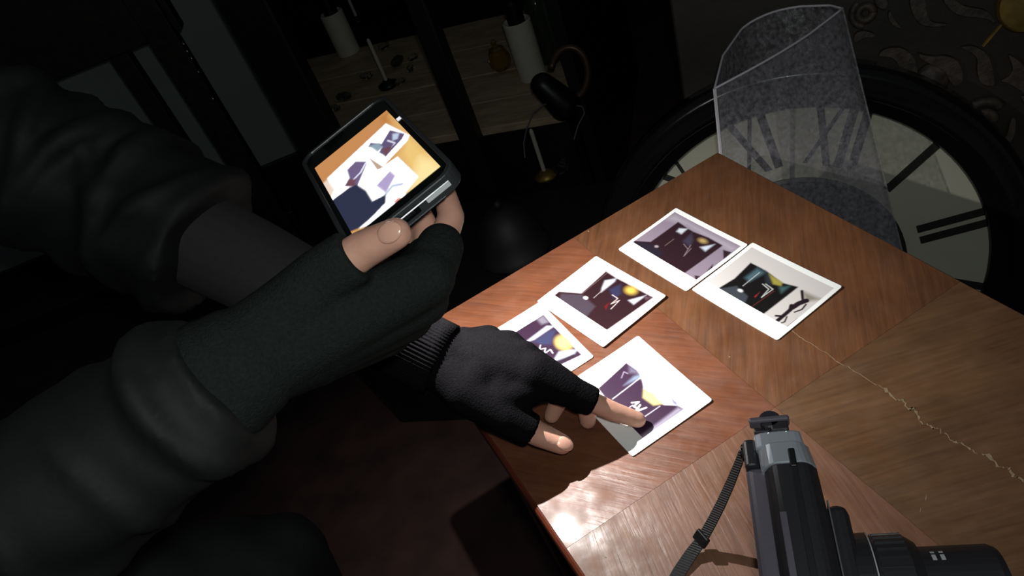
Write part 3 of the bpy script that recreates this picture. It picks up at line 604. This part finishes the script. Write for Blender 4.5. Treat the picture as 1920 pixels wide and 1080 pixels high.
gl = glove(Lw, LEL, Lidx, Lmid, Lrng, Llit, Lthb, .48, .80, 1.0, .030, .050, M_glove2, 'fingerless_glove', 1.0, .7, .35)
gr = glove(Rw, REL, Ridx, Rmid, Rrng, Rlit, Rthb, .05, .80, 1.12, .037, .034, M_glove, 'fingerless_glove')
# ribbed cuffs
def cuff(par, w_, e_, r, c0, c1, m, n=26):
    d = (e_-w_).normalized(); x = d.cross(V((0, 0, 1))).normalized(); y = d.cross(x); vs = []; fs = []; k2 = 60*4; prof = [c0+(c1-c0)*j/6 for j in range(7)]
    for h in prof:
        for i in range(k2):
            t = 2*math.pi*i/k2; rr = r*(1+.028*math.cos(60*t)); vs.append(w_+d*h+(x*math.cos(t)+y*math.sin(t))*rr)
    for j in range(6):
        for i in range(k2): fs.append((j*k2+i, j*k2+(i+1) % k2, (j+1)*k2+(i+1) % k2, (j+1)*k2+i))
    o = MB().add(vs, fs).obj('ribbed_cuff', m, par, smooth=True); sol = o.modifiers.new('s', 'SOLIDIFY'); sol.thickness = .002; return o
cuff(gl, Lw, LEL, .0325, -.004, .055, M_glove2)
# ---- jacket with folded sleeves
def sleeve(mb, pts, rads, ring=.018, amp=.007, tilt=.5, seed=1):
    rn = random.Random(seed)
    for k in range(len(pts)-1):
        a, b = pts[k], pts[k+1]; n_ = max(2, int((b-a).length/ring)); d = (b-a).normalized(); x = d.cross(V((0, 0, 1))).normalized(); y = d.cross(x)
        mb.capsule(a, b, rads[k], rads[k+1], 28, flat=(k == 0))
        if k: mb.capsule(a, a+d*.001, rads[k], rads[k], 28)
        for j in range(n_):
            t = (j+.5)/n_; c = a+(b-a)*t; r = rads[k]+(rads[k+1]-rads[k])*t; th = rn.uniform(0, 6.28)
            nx = (d+x*rn.uniform(-tilt, tilt)+y*rn.uniform(-tilt, tilt)).normalized(); u_ = nx.cross(V((.2, .3, .9))).normalized(); v_ = nx.cross(u_)
            off = (x*math.cos(th)+y*math.sin(th))*rn.uniform(0, amp*.8)
            rr = r+rn.uniform(-.1, .5)*amp
            mb.tube([c+off+(u_*math.cos(q)+v_*math.sin(q))*(rr-.004) for q in [2*math.pi*i/28 for i in range(29)]], rn.uniform(.006, .010), 8, False)
jk = MB()
Lse = LEL+(Lw-LEL)*.30
sleeve(jk, [Lse, LEL, LSH], [.070, .070, .072], .020, .010, .55, 3)
Rse = REL+(Rw-REL)*.985
sleeve(jk, [Rse, REL, RSH], [.045, .058, .068], .030, .006, .4, 5)
jk.capsule(LSH, RSH, .075, .075); mid_ = (LSH+RSH)/2
for s_ in (-.13, -.045, .045, .13):
    jk.capsule(mid_+V((-.02, s_, -.01)), PEL+V((.02, s_*1.05, -.01)), .105, .125)
jk.capsule(NK-V((.02, 0, .04)), NK+V((.0, 0, .0)), .075, .068)
def fold_noise(co):
    return .0022*np.sin(co[:, 2]*95+3*np.sin(co[:, 0]*23)+2*np.sin(co[:, 1]*31))
jacket = jk.remesh('jacket', M_jacket, .0045, 3, person, None, fold_noise)
us = MB(); us.capsule(LEL, LEL+(Lw-LEL)*.45, .047, .042); us.capsule(LEL+(Lw-LEL)*.45, LEL+(Lw-LEL)*.68, .042, .036, flat=True)
us.remesh('undersleeve', mat('undersleeve_grey', (44, 41, 44), .9, noise=.1, nscale=200), .003, 4, person)
# trousers and shoes
tr = MB(); 
for k_, dy in ((RK, -.09), (LK, .09)):
    hip = PEL+V((0, dy, 0)); ank = V((k_.x-.04, k_.y, .09)); tr.capsule(hip, k_, .088, .068); tr.capsule(k_, ank+V((0, 0, .02)), .066, .05, flat=False)
tr.capsule(PEL+V((0, -.09, 0)), PEL+V((0, .09, 0)), .11, .11)
tr.remesh('trousers', M_trous, .006, 3, person, None, lambda co: .003*np.sin(co[:, 0]*70+2*np.sin(co[:, 1]*30)))
for k_ in (RK, LK):
    c = V((k_.x+.02, k_.y, .04)); MB().ell(c, V((.135, 0, 0)), V((0, .05, 0)), V((0, 0, .039)), 20).obj('shoe', mat('shoe_black', (20, 20, 20), .4), person, smooth=True)
hr = MB().ell(HC+fz*.022-fx*.018, fx*.092, fy*.084, fz*.108, 24).remesh('hair', mat('hair_dark', (24, 20, 18), .6, bump=.6, bscale=300), .006, 2, person)
# stool under the person
st = thing('stool', 'dark wooden stool under the seated person', 'stool', (PEL.x, PEL.y, 0))
M_dark = wood('dark_wood', (20, 15, 12), (34, 26, 20), 0, .45, bump=.05)
MB().lathe((PEL.x, PEL.y, .468), (0, 0, 1), [(.16, 0), (.17, .006), (.17, .026), (.16, .032)], 32).obj('seat', M_dark, st)
for k in range(4):
    t = math.pi/4+k*math.pi/2; MB().tube([(PEL.x+.12*math.cos(t), PEL.y+.12*math.sin(t), .47), (PEL.x+.18*math.cos(t), PEL.y+.18*math.sin(t), 0)], .016, 10).obj('leg', M_dark, st)

# ================================================================ BIG WALL CLOCK leaning behind the table
CC = D(1500, 500, 1.285); nh = V((-.455, -.891, 0)).normalized(); ln = math.radians(13)
KN = (nh*math.cos(ln)+V((0, 0, 1))*math.sin(ln)).normalized(); KV = (V((0, 0, 1))*math.cos(ln)-nh*math.sin(ln)).normalized(); KU = KV.cross(KN)
KR = .342
clock = thing('round_clock', 'large round clock with roman numerals and black frame behind the table', 'clock', CC-KV*KR-KN*.0)
M_cfr = mat('clock_frame', (16, 15, 17), .22, coat=.3)
prof = [(KR*.80, -.02), (KR, -.02), (KR, .012), (KR*.985, .024), (KR*.955, .030), (KR*.935, .024), (KR*.90, .034), (KR*.875, .030), (KR*.865, .020), (KR*.845, .022), (KR*.835, .012), (KR*.82, .014), (KR*.80, .004)]
MB().lathe(CC, KN, prof+[prof[0]], 96, caps=False).obj('frame', M_cfr, clock, smooth=True)
MB().lathe(CC, KN, [(KR*.82, -.012), (KR*.82, .0)], 72).obj('dial', mat('clock_dial', (184, 182, 164), .6, noise=.06, nscale=12), clock)
MB().lathe(CC, KN, [(KR*.47, .0), (KR*.47, .004), (KR*.455, .006)], 64).obj('centre_disc', mat('clock_centre', (30, 30, 28), .5), clock)
M_num = mat('clock_numeral', (30, 28, 26), .6)
r_in, r_out = KR*.53, KR*.80
rom = ['XII', 'I', 'II', 'III', 'IIII', 'V', 'VI', 'VII', 'VIII', 'IX', 'X', 'XI']
roll0 = math.radians(-17)
for h in range(12):
    th = math.pi/2+roll0-h*math.pi/6; rd = KU*math.cos(th)+KV*math.sin(th); tg = KU*math.sin(th)-KV*math.cos(th)   # tg = clockwise
    txt = rom[h]; wid = {'I': .020, 'V': .044, 'X': .044}; tot = sum(wid[c] for c in txt); x = -tot/2; mb = MB()
    for c in txt:
        cx = x+wid[c]/2; x += wid[c]
        def bar(xa, xb, wt):
            p0 = CC+rd*r_in+tg*xa+KN*.0002; p1 = CC+rd*r_out+tg*xb+KN*.0002
            mb.prism([p0-tg*wt/2, p0+tg*wt/2, p1+tg*wt/2, p1-tg*wt/2], KN*.0012)
        if c == 'I': bar(cx, cx, .0125)
        elif c == 'V': bar(cx, cx-.015, .011); bar(cx, cx+.015, .006)
        else: bar(cx+.016, cx-.016, .011); bar(cx-.016, cx+.016, .006)
    for rr in (r_in, r_out-.004) if False else (): pass
    mb.obj('numeral', M_num, clock)
for rr in (KR*.81,):
    MB().lathe(CC, KN, [(rr-.0015, .0004), (rr+.0015, .0004), (rr+.0015, .0008), (rr-.0015, .0008), (rr-.0015, .0004)], 72, caps=False).obj('minute_ring', M_num, clock)
for th, ll, wd in ((math.radians(200), .20, .012), (math.radians(262), .13, .016)):
    rd = KU*math.cos(th)+KV*math.sin(th); tg = KU*math.sin(th)-KV*math.cos(th)
    MB().prism([CC-rd*.03-tg*wd/2+KN*.010, CC-rd*.03+tg*wd/2+KN*.010, CC+rd*ll*.7+tg*wd*.7+KN*.010, CC+rd*ll+KN*.010, CC+rd*ll*.7-tg*wd*.7+KN*.010], KN*.0015).obj('hand', M_num, clock)
MB().lathe(CC, KN, [(.012, .005), (.012, .014), (.008, .016)], 20).obj('hub', M_num, clock)

# ================================================================ CARVED PANEL behind the clock
PP = CC-KN*.075
M_carv = mat('carved_panel', (46, 38, 32), .6, noise=.35, nscale=9, bump=.25, bscale=70)
M_carv2 = mat('carved_relief', (74, 62, 54), .55, noise=.5, nscale=60, bump=.5, bscale=160)
pb = PP+KV*((-CC.z+.0)/KV.z)
panel = thing('carved_panel', 'dark carved wooden panel with raised flame scrolls behind the clock', 'panel', pb)
MB().box(PP-KU*.16-KV*((CC.z-.02)/KV.z)-KN*.03, KU*1.15, KV*1.02, KN*.03).obj('board', M_carv, panel, bevel=.004)
K_ = crop((1560, 0), 3.272)
def onp(p, off=0): return PL(*K_(p), PP+KN*off, KN)
def smooth_closed(pts, n=3):
    for _ in range(n):
        o = []
        for k in range(len(pts)):
            a, b = pts[k], pts[(k+1) % len(pts)]; o += [(a[0]*.75+b[0]*.25, a[1]*.75+b[1]*.25), (a[0]*.25+b[0]*.75, a[1]*.25+b[1]*.75)]
        pts = o
    return pts
scrolls = [[(270, 338), (310, 292), (375, 278), (442, 288), (492, 330), (518, 390), (518, 480), (505, 560), (440, 520), (415, 420), (380, 350), (330, 335)],
 [(522, 312), (548, 325), (600, 335), (700, 328), (760, 358), (788, 410), (798, 480), (745, 530), (705, 470), (690, 425), (640, 398), (570, 368), (532, 345)],
 [(765, 280), (850, 268), (912, 292), (958, 338), (978, 430), (992, 520), (900, 505), (878, 420), (885, 345), (840, 306)],
 [(1062, 316), (1112, 342), (1165, 388), (1190, 430), (1195, 580), (1150, 545), (1060, 492), (1015, 486), (1080, 458), (1102, 400)],
 [(465, -30), (572, -30), (575, 80), (610, 132), (708, 135), (692, 152), (570, 158), (510, 122), (478, 60)],
 [(660, -20), (740, -20), (800, 32), (900, 42), (952, 62), (990, 110), (986, 140), (950, 108), (880, 98), (790, 92), (715, 60)],
 [(350, 50), (372, 110), (432, 168), (395, 162), (352, 132), (335, 85)], [(250, -40), (330, -30), (350, 40), (300, 60), (255, 20)],
 [(130, 200), (180, 175), (262, 195), (255, 222), (190, 220), (130, 260)], [(1000, 880), (1060, 830), (1090, 700), (1120, 720), (1110, 830), (1040, 900)],
 [(1200, 330), (1300, 300), (1400, 400), (1380, 600), (1300, 500), (1260, 400)], [(1130, 560), (1230, 600), (1330, 700), (1300, 760), (1200, 680)]]
for q in scrolls:
    q = smooth_closed(q, 2); MB().prism([onp(p) for p in q], KN*.012).obj('scroll', M_carv2, panel, bevel=.004, seg=2)
def ringpart(c, r, tr_, name='rosette', a0=0, a1=360, grow=0):
    o = onp(c); rr = (onp((c[0]+r, c[1]))-o).length; pts = []
    for k in range(33):
        t = math.radians(a0+(a1-a0)*k/32); q = rr*(1+grow*k/32); pts.append(o+KU*(q*math.cos(t))+KV*(q*math.sin(t))+KN*.003)
    MB().tube(pts, tr_, 8, ref=KN).obj(name, M_carv2, panel, smooth=True)
o_ = onp((612, 480)); MB().lathe(o_, KN, [(.024, 0), (.024, .006), (.018, .011), (.001, .013)], 32).obj('boss', M_carv2, panel, smooth=True)
ringpart((612, 480), 82, .005); ringpart((205, 78), 46, .006); ringpart((205, 78), 84, .005, 'scroll_ring', 120, 260)
ringpart((920, 745), 72, .007, 'spiral', 0, 170); ringpart((920, 740), 140, .008, 'spiral', 40, 215); ringpart((940, 740), 60, .006, 'spiral', 200, 330)
# brass disc hung on the panel with its thin stem
dsk = onp((1200, 18), .016); bdisc = thing('brass_disc', 'aged brass disc with thin stem on the carved panel', 'disc', dsk)
rD = (onp((1200+195, 18))-onp((1200, 18))).length
MB().lathe(dsk, KN, [(rD, 0), (rD, .006), (rD*.95, .009), (rD*.9, .007), (.001, .010)], 48).obj('plate', mat('aged_brass', (150, 122, 62), .45, .7, noise=.4, nscale=40), bdisc, smooth=False)
MB().tube([onp((1050, 140), .016), onp((985, 215), .016), onp((925, 285), .016)], .0028, 8).obj('stem', MATS['aged_brass'], bdisc)

# ================================================================ SHEER GREY MESH TUBE behind the table corner
m = bpy.data.materials.new('sheer_mesh'); m.use_nodes = True; nt = m.node_tree; N = nt.nodes; L = nt.links; b = N['Principled BSDF']
b.inputs['Base Color'].default_value = (*lin((168, 164, 172)), 1); b.inputs['Roughness'].default_value = .3; b.inputs['Sheen Weight'].default_value = .3
tr_ = N.new('ShaderNodeBsdfTransparent'); mx = N.new('ShaderNodeMixShader'); out = N['Material Output']
tc = N.new('ShaderNodeTexCoord'); ns = N.new('ShaderNodeTexNoise'); ns.inputs['Scale'].default_value = 160; ns.inputs['Detail'].default_value = 3; L.new(tc.outputs['Object'], ns.inputs[0])
mr = N.new('ShaderNodeMapRange'); mr.inputs[1].default_value = .35; mr.inputs[2].default_value = .75; mr.inputs[3].default_value = .12; mr.inputs[4].default_value = .50; L.new(ns.outputs[0], mr.inputs[0])
L.new(mr.outputs[0], mx.inputs[0]); L.new(tr_.outputs[0], mx.inputs[1]); L.new(b.outputs[0], mx.inputs[2]); L.new(mx.outputs[0], out.inputs[0])
bp = N.new('ShaderNodeBump'); bp.inputs['Strength'].default_value = .8; bp.inputs['Distance'].default_value = .002; L.new(ns.outputs[0], bp.inputs['Height']); L.new(bp.outputs[0], b.inputs['Normal'])
M_mesh = m
rimF = [D(1340, 166, .960), D(1400, 134, .965), D(1460, 100, .972), D(1520, 62, .985), D(1580, 16, 1.00)]
rimB = [D(1556, 10, 1.02), D(1500, 12, 1.04), D(1440, 26, 1.05), D(1390, 55, 1.05), D(1355, 105, 1.01)]
botF = [D(1364, 420, 1.07), D(1440, 480, 1.06), D(1530, 520, 1.06), D(1610, 520, 1.06), D(1706, 530, 1.07)]
botB = [D(1700, 500, 1.10), D(1620, 480, 1.12), D(1530, 460, 1.12), D(1440, 430, 1.12), D(1380, 410, 1.10)]
rim = rimF+rimB; bot = botF+botB
for k in range(len(bot)):           # carry the walls straight on down to the floor
    bot[k] = V(bot[k])
bot2 = [V((p.x-.035, p.y-.055, .004)) for p in bot]
hamper = thing('mesh_tube', 'sheer grey mesh fabric tube with open top standing behind table corner', 'mesh tube', sum(bot2, V())/len(bot2))
n = len(rim); sub = 6; rows = 14; vs = []; fs = []
def cr_loop(P, k, t):
    a, b, c, d = P[(k-1) % n], P[k], P[(k+1) % n], P[(k+2) % n]
    q = .5*((2*b)+(c-a)*t+(2*a-5*b+4*c-d)*t*t+(3*b-3*c+d-a)*t**3); l_ = b+(c-b)*t
    return l_ if k in (4, 9) or k in (3, 8, 5, 0) else q
for j in range(rows+1):
    h = j/rows
    for k in range(n):
        for s_ in range(sub):
            t = s_/sub
            a = cr_loop(rim, k, t); b_ = cr_loop(bot, k, t); c_ = cr_loop(bot2, k, t)
            p = a+(b_-a)*(h/.6) if h < .6 else b_+(c_-b_)*((h-.6)/.4)
            wob = .004*math.sin(9*(k+t)+7*h)*h
            vs.append(p+KN*wob)
mtot = n*sub
for j in range(rows):
    for i in range(mtot): fs.append((j*mtot+i, j*mtot+(i+1) % mtot, (j+1)*mtot+(i+1) % mtot, (j+1)*mtot+i))
MB().add(vs, fs).obj('mesh_wall', M_mesh, hamper, smooth=True)
loop = [cr_loop(rim, k, s_/sub) for k in range(n) for s_ in range(sub)]
MB().tube(loop+[loop[0]], .0016, 6, False).obj('rim_hem', mat('hem_grey', (210, 204, 212), .4), hamper, smooth=True)
MB().tube([rimF[0], rimF[0]+(botF[0]-rimF[0])*.5, botF[0]], .0024, 6).obj('side_seam', mat('hem_grey', (210, 204, 212), .4), hamper)
MB().tube([rimF[4], rimF[4]+(botF[4]-rimF[4])*.5, botF[4]], .0012, 6).obj('side_seam', M_mesh, hamper)

# ================================================================ DISPLAY CABINET with candles
ca = math.radians(-25); KA = V((math.cos(ca), math.sin(ca), 0)); KB = V((-KA.y, KA.x, 0))
def kp(a, b, z): return KA*a+KB*b+V((0, 0, z+T))
zs_ = -.30
cab = thing('display_cabinet', 'dark open cabinet with pale plank shelf holding candles', 'cabinet', kp(-.8, 1.8, -T))
M_blk = mat('black_lacquer', (18, 17, 17), .5, noise=.2, nscale=20)
planks = wood('shelf_plank', (140, 118, 92), (198, 176, 146), ca, .55, .6, bump=.1)
A1, B0, B1 = -.42, 1.50, 2.45
qp = ray(520, 130); qp = EYE+qp*((B0-.05-EYE.dot(KB))/qp.dot(KB)); A0 = qp.dot(KA)-.05
def left_end(b): return A0-.01-(b-B0)*.52           # the cabinet is a corner piece: its left end splays outwards
edges = [1.50, 1.63, 1.78, 1.96, 2.15]
for k in range(4):
    b0, b1 = edges[k]+.002, edges[k+1]-.002; zz = zs_-.02-.001*(k % 2)
    MB().prism([kp(left_end(b0), b0, zz), kp(A1, b0, zz), kp(A1, b1, zz), kp(left_end(b1), b1, zz)], V((0, 0, .02))).obj('shelf_plank', planks, cab, bevel=.002)
MB().prism([kp(left_end(2.152), 2.152, zs_-.021), kp(A1, 2.152, zs_-.021), kp(A1, B1, zs_-.021), kp(left_end(B1), B1, zs_-.021)], V((0, 0, .02))).obj('rear_shelf', M_blk, cab)
MB().box(kp(A0, B0+.02, -T), KA*(A1-A0), KB*.02, V((0, 0, T+zs_-.025))).obj('front_panel', M_blk, cab, bevel=.003)
MB().prism([kp(left_end(B0)-.03, B0, -T), kp(left_end(B0), B0, -T), kp(left_end(B1), B1, -T), kp(left_end(B1)-.03, B1, -T)], V((0, 0, T+.62))).obj('side_panel', M_blk, cab, bevel=.004)
MB().box(kp(A1, B0+.10, -T), KA*.03, KB*(B1-B0-.10), V((0, 0, T+.62))).obj('side_panel', M_blk, cab, bevel=.004)
MB().box(kp(left_end(B1)-.03, B1, -T), KA*(A1-left_end(B1)+.06), KB*.02, V((0, 0, T+.62))).obj('back_panel', M_blk, cab, bevel=.002)
pm = Z(888, 245, zs_); pa, pb_ = pm.dot(KA), pm.dot(KB)
MB().box(kp(pa-.022, B0-.05, -T), KA*.044, KB*.044, V((0, 0, T+.55))).obj('front_post', M_blk, cab, bevel=.006, seg=3)
MB().box(kp(A0-.01, B0-.05, -T), KA*.115, KB*.044, V((0, 0, T+.55))).obj('front_post', M_blk, cab, bevel=.006, seg=3)

M_wax = mat('white_wax', (196, 190, 178), .55, noise=.05, nscale=30)
M_glass = mat('clear_glass', (235, 240, 235), .03, trans=1); M_green = mat('green_glass', (110, 130, 110), .05, trans=.9); M_amber = mat('amber_glass', (170, 140, 60), .05, trans=.7)
M_sock = mat('black_metal', (14, 14, 14), .4, .3)
def shelf_pt(px, py, z=zs_): return Z(px, py, z)
def pillar(px, py, r, h, label):
    p = shelf_pt(px, py); t = thing('pillar_candle', label, 'candle', p, 'white pillar candles in the cabinet')
    MB().lathe(p, (0, 0, 1), [(r, 0), (r, h), (r*.9, h+.003), (r*.7, h-.004)], 28).obj('wax', M_wax, t)
    MB().lathe(p+V((0, 0, h-.004)), (0, 0, 1), [(r*.62, 0), (r*.62, .05), (r*.5, .056)], 20).obj('black_cap', M_sock, t)
    MB().tube([p+V((0, 0, h+.052)), p+V((.002, 0, h+.07))], .0012, 6).obj('wick', M_sock, t)
pillar(1000, 143, .034, .145, 'white pillar candle with black cap, beside the amber glass jar')
pillar(655, 98, .036, .13, 'white pillar candle with black cap, beside the thin white taper')
pillar(1050, 92, .028, .20, 'taller white pillar candle behind the dark green bottle')
def taper(px, py, z, h, label, baseM, r=.005):
    p = Z(px, py, z); t = thing('taper_candle', label, 'candle', p, 'thin white tapers')
    MB().lathe(p, (0, 0, 1), [(.026, 0), (.028, .008), (.016, .014), (.009, .020)], 24).obj('holder', baseM, t, smooth=True)
    MB().lathe(p+V((0, 0, .012)), (0, 0, 1), [(r, 0), (r, h), (r*.4, h+.006)], 12).obj('wax', M_wax, t); return p
taper(729, 162, zs_, .125, 'thin white taper candle in dark holder beside the glass drops', M_sock)
taper(672, 40, zs_, .15, 'thin white taper behind the pillar candle at the cabinet side', M_sock)
def bottle(px, py, r, h, m, label):
    p = shelf_pt(px, py); t = thing('bottle', label, 'bottle', p)
    MB().lathe(p, (0, 0, 1), [(r*.9, 0), (r, .01), (r, h*.55), (r*.8, h*.65), (r*.36, h*.74), (r*.34, h*.95), (r*.42, h*.96), (r*.42, h)], 28).obj('glass', m, t, smooth=True)
    MB().lathe(p+V((0, 0, h)), (0, 0, 1), [(r*.3, -.01), (r*.3, .012), (r*.26, .014)], 16).obj('stopper', M_sock, t)
bottle(1034, 112, .032, .25, M_green, 'dark green glass bottle between the white pillar candles')
# amber faceted jar with glinting knobs
p = shelf_pt(942, 128); t = thing('glass_jar', 'small amber faceted glass jar in front of the pillar candle', 'jar', p)
MB().lathe(p, (0, 0, 1), [(.020, 0), (.028, .012), (.030, .03), (.024, .046), (.018, .052)], 9).obj('bowl', M_amber, t)
MB().lathe(p+V((0, 0, .052)), (0, 0, 1), [(.020, 0), (.020, .004), (.006, .010), (.005, .016), (.008, .022), (.003, .028)], 9).obj('lid', M_amber, t)
# clear glass drops lying on the planks
drops = ((722, 92, .016, .3, 'small clear glass drop at the back edge of the plank shelf'), (748, 122, .022, .9, 'large greenish glass drop among the clear drops on the shelf'),
 (776, 113, .014, .2, 'clear glass drop beside the large greenish drop, towards the shelf back'), (771, 134, .015, 1.2, 'clear glass drop turned across the grain beside the greenish drop'), (752, 158, .014, .1, 'clear glass drop beside the foot of the thin taper'),
 (690, 148, .018, -.6, 'clear glass drop between the pillar candle and the thin taper'), (648, 188, .020, -.5, 'greenish glass drop on the front planks away from the taper'), (630, 208, .016, -.7, 'clear glass drop beside the greenish drop on front planks'), (596, 222, .014, .5, 'clear glass drop close to the wide black cabinet post'))
for (px, py, s_, ang_, lab) in drops:
    p = shelf_pt(px, py)+V((0, 0, s_*.60)); X = V((math.cos(ang_), math.sin(ang_), 0)); Y = V((-X.y, X.x, 0))
    o = MB().ell(V((0, 0, 0)), X*s_*1.3, Y*s_*.7, V((0, 0, s_*.6)), 10).obj('glass_drop', M_glass if s_ < .02 else M_green, None)
    o.location = p; tag(o, lab, 'glass drop', 'glass drops on the shelf')
# curled metal arm with black cup
p = Z(1062, 192, zs_); t = thing('candle_arm', 'curled brown metal candle arm with black cup on cabinet edge', 'candle holder', p)
c = D(1070, 140, 1.62); pts = []
for k in range(30):
    a = math.radians(-120+k*10); rr = .044+.012*k/30; pts.append(c+rt*(rr*math.cos(a)*.75)+up*(rr*math.sin(a))*1.1+V((0, 0, .0)))
MB().tube(pts, .0075, 10).obj('scroll', mat('brown_metal', (84, 64, 54), .4, .5), t, smooth=True)
MB().capsule(D(1018, 160, 1.60), D(1058, 196, 1.62), .026, .034).obj('cup', M_sock, t, smooth=True)
MB().tube([pts[0], (pts[0]+D(1058, 196, 1.62))/2, D(1058, 196, 1.62)], .008, 8).obj('stem', MATS['brown_metal'], t, smooth=True)
for q in ([(1050, 192), (1020, 196), (1000, 212), (988, 240), (982, 268), (984, 296)], [(1070, 196), (1092, 200), (1096, 212), (1084, 235), (1076, 262)]):
    MB().tube([D(x, y, 1.60) for x, y in q], .0016, 6).obj('wire', mat('pale_wire', (92, 86, 92), .5), t)

# ================================================================ BLACK CHEST in front of the cabinet, with a taper and a dark bell
zc = -.44
chest = thing('chest', 'low black chest in front of the cabinet', 'chest', kp(-.42, 1.20, -T))
MB().box(kp(-.85, .985, -T), KA*.52, KB*.43, V((0, 0, T+zc-.03))).obj('box', M_blk, chest, bevel=.006)
MB().box(kp(-.86, .975, zc-.028), KA*.54, KB*.45, V((0, 0, .028))).obj('lid', M_blk, chest, bevel=.006)
p = taper(1024, 332, zc, .115, 'thin white taper in small brass dish on the black chest', MATS['aged_brass'])
t = thing('glass_curl', 'small clear curled glass ornament beside the taper on the chest', 'ornament', Z(1054, 338, zc))
c = Z(1054, 334, zc)+V((0, 0, .018))
MB().tube([c+KA*(.018*math.cos(a)*(1-a/30))+V((0, 0, 1))*(.016*math.sin(a)*(1-a/30))+KB*(.003*a) for a in [k*.35 for k in range(48)]], .0028, 8).obj('curl', M_glass, t, smooth=True)
p = Z(965, 468, zc); t = thing('bell', 'dark grey bell-shaped cover standing on the black chest', 'bell', p)
MB().lathe(p, (0, 0, 1), [(.078, 0), (.080, .006), (.072, .014), (.064, .05), (.050, .085), (.028, .105), (.010, .112)], 36).obj('cover', mat('bell_grey', (34, 33, 36), .6), t, smooth=True)
MB().lathe(p+V((0, 0, .11)), (0, 0, 1), [(.006, 0), (.008, .008), (.009, .014), (.004, .020)], 16).obj('knob', MATS['bell_grey'], t, smooth=True)

# ================================================================ DARK TIMBER RACK against the grey wall
rack = thing('timber_rack', 'dark timber rack of upright posts before the grey wall', 'rack', (-.75, 2.1, 0))
M_rk = wood('rack_wood', (22, 18, 14), (38, 30, 24), math.pi/2, .4, bump=.05)
def vpost(px, py, y, w_, name='post'):
    r = ray(px, py); q = EYE+r*((y-EYE.y)/r.y); MB().cbox((q.x, y, .75), w_, .045, 1.5).obj(name, M_rk, rack, bevel=.004); return q
q1 = vpost(285, 190, 2.10, .048); q2 = vpost(395, 210, 2.06, .070)
zr = (lambda r: (EYE+r*((2.08-EYE.y)/r.y)).z)(ray(225, 100))
MB().box((q1.x-.9, 2.06, zr), (q2.x-q1.x+.95, 0, 0), (0, .05, 0), (0, 0, .45)).obj('top_rail', M_rk, rack, bevel=.004)
MB().box((q1.x-.9, 2.06, .12), (q2.x-q1.x+.95, 0, 0), (0, .05, 0), (0, 0, .06)).obj('bottom_rail', M_rk, rack, bevel=.004)
for x, y in ((345, 83), (352, 97), (360, 110), (373, 136), (400, 186)):  # chrome beads added on the post to stand in for its white glints
    r = ray(x, y); q = EYE+r*((2.03-EYE.y)/r.y); MB().ell(q, V((.004, 0, 0)), V((0, .004, 0)), V((0, 0, .006)), 10).obj('glint_bead', M_chrome, rack, smooth=True)
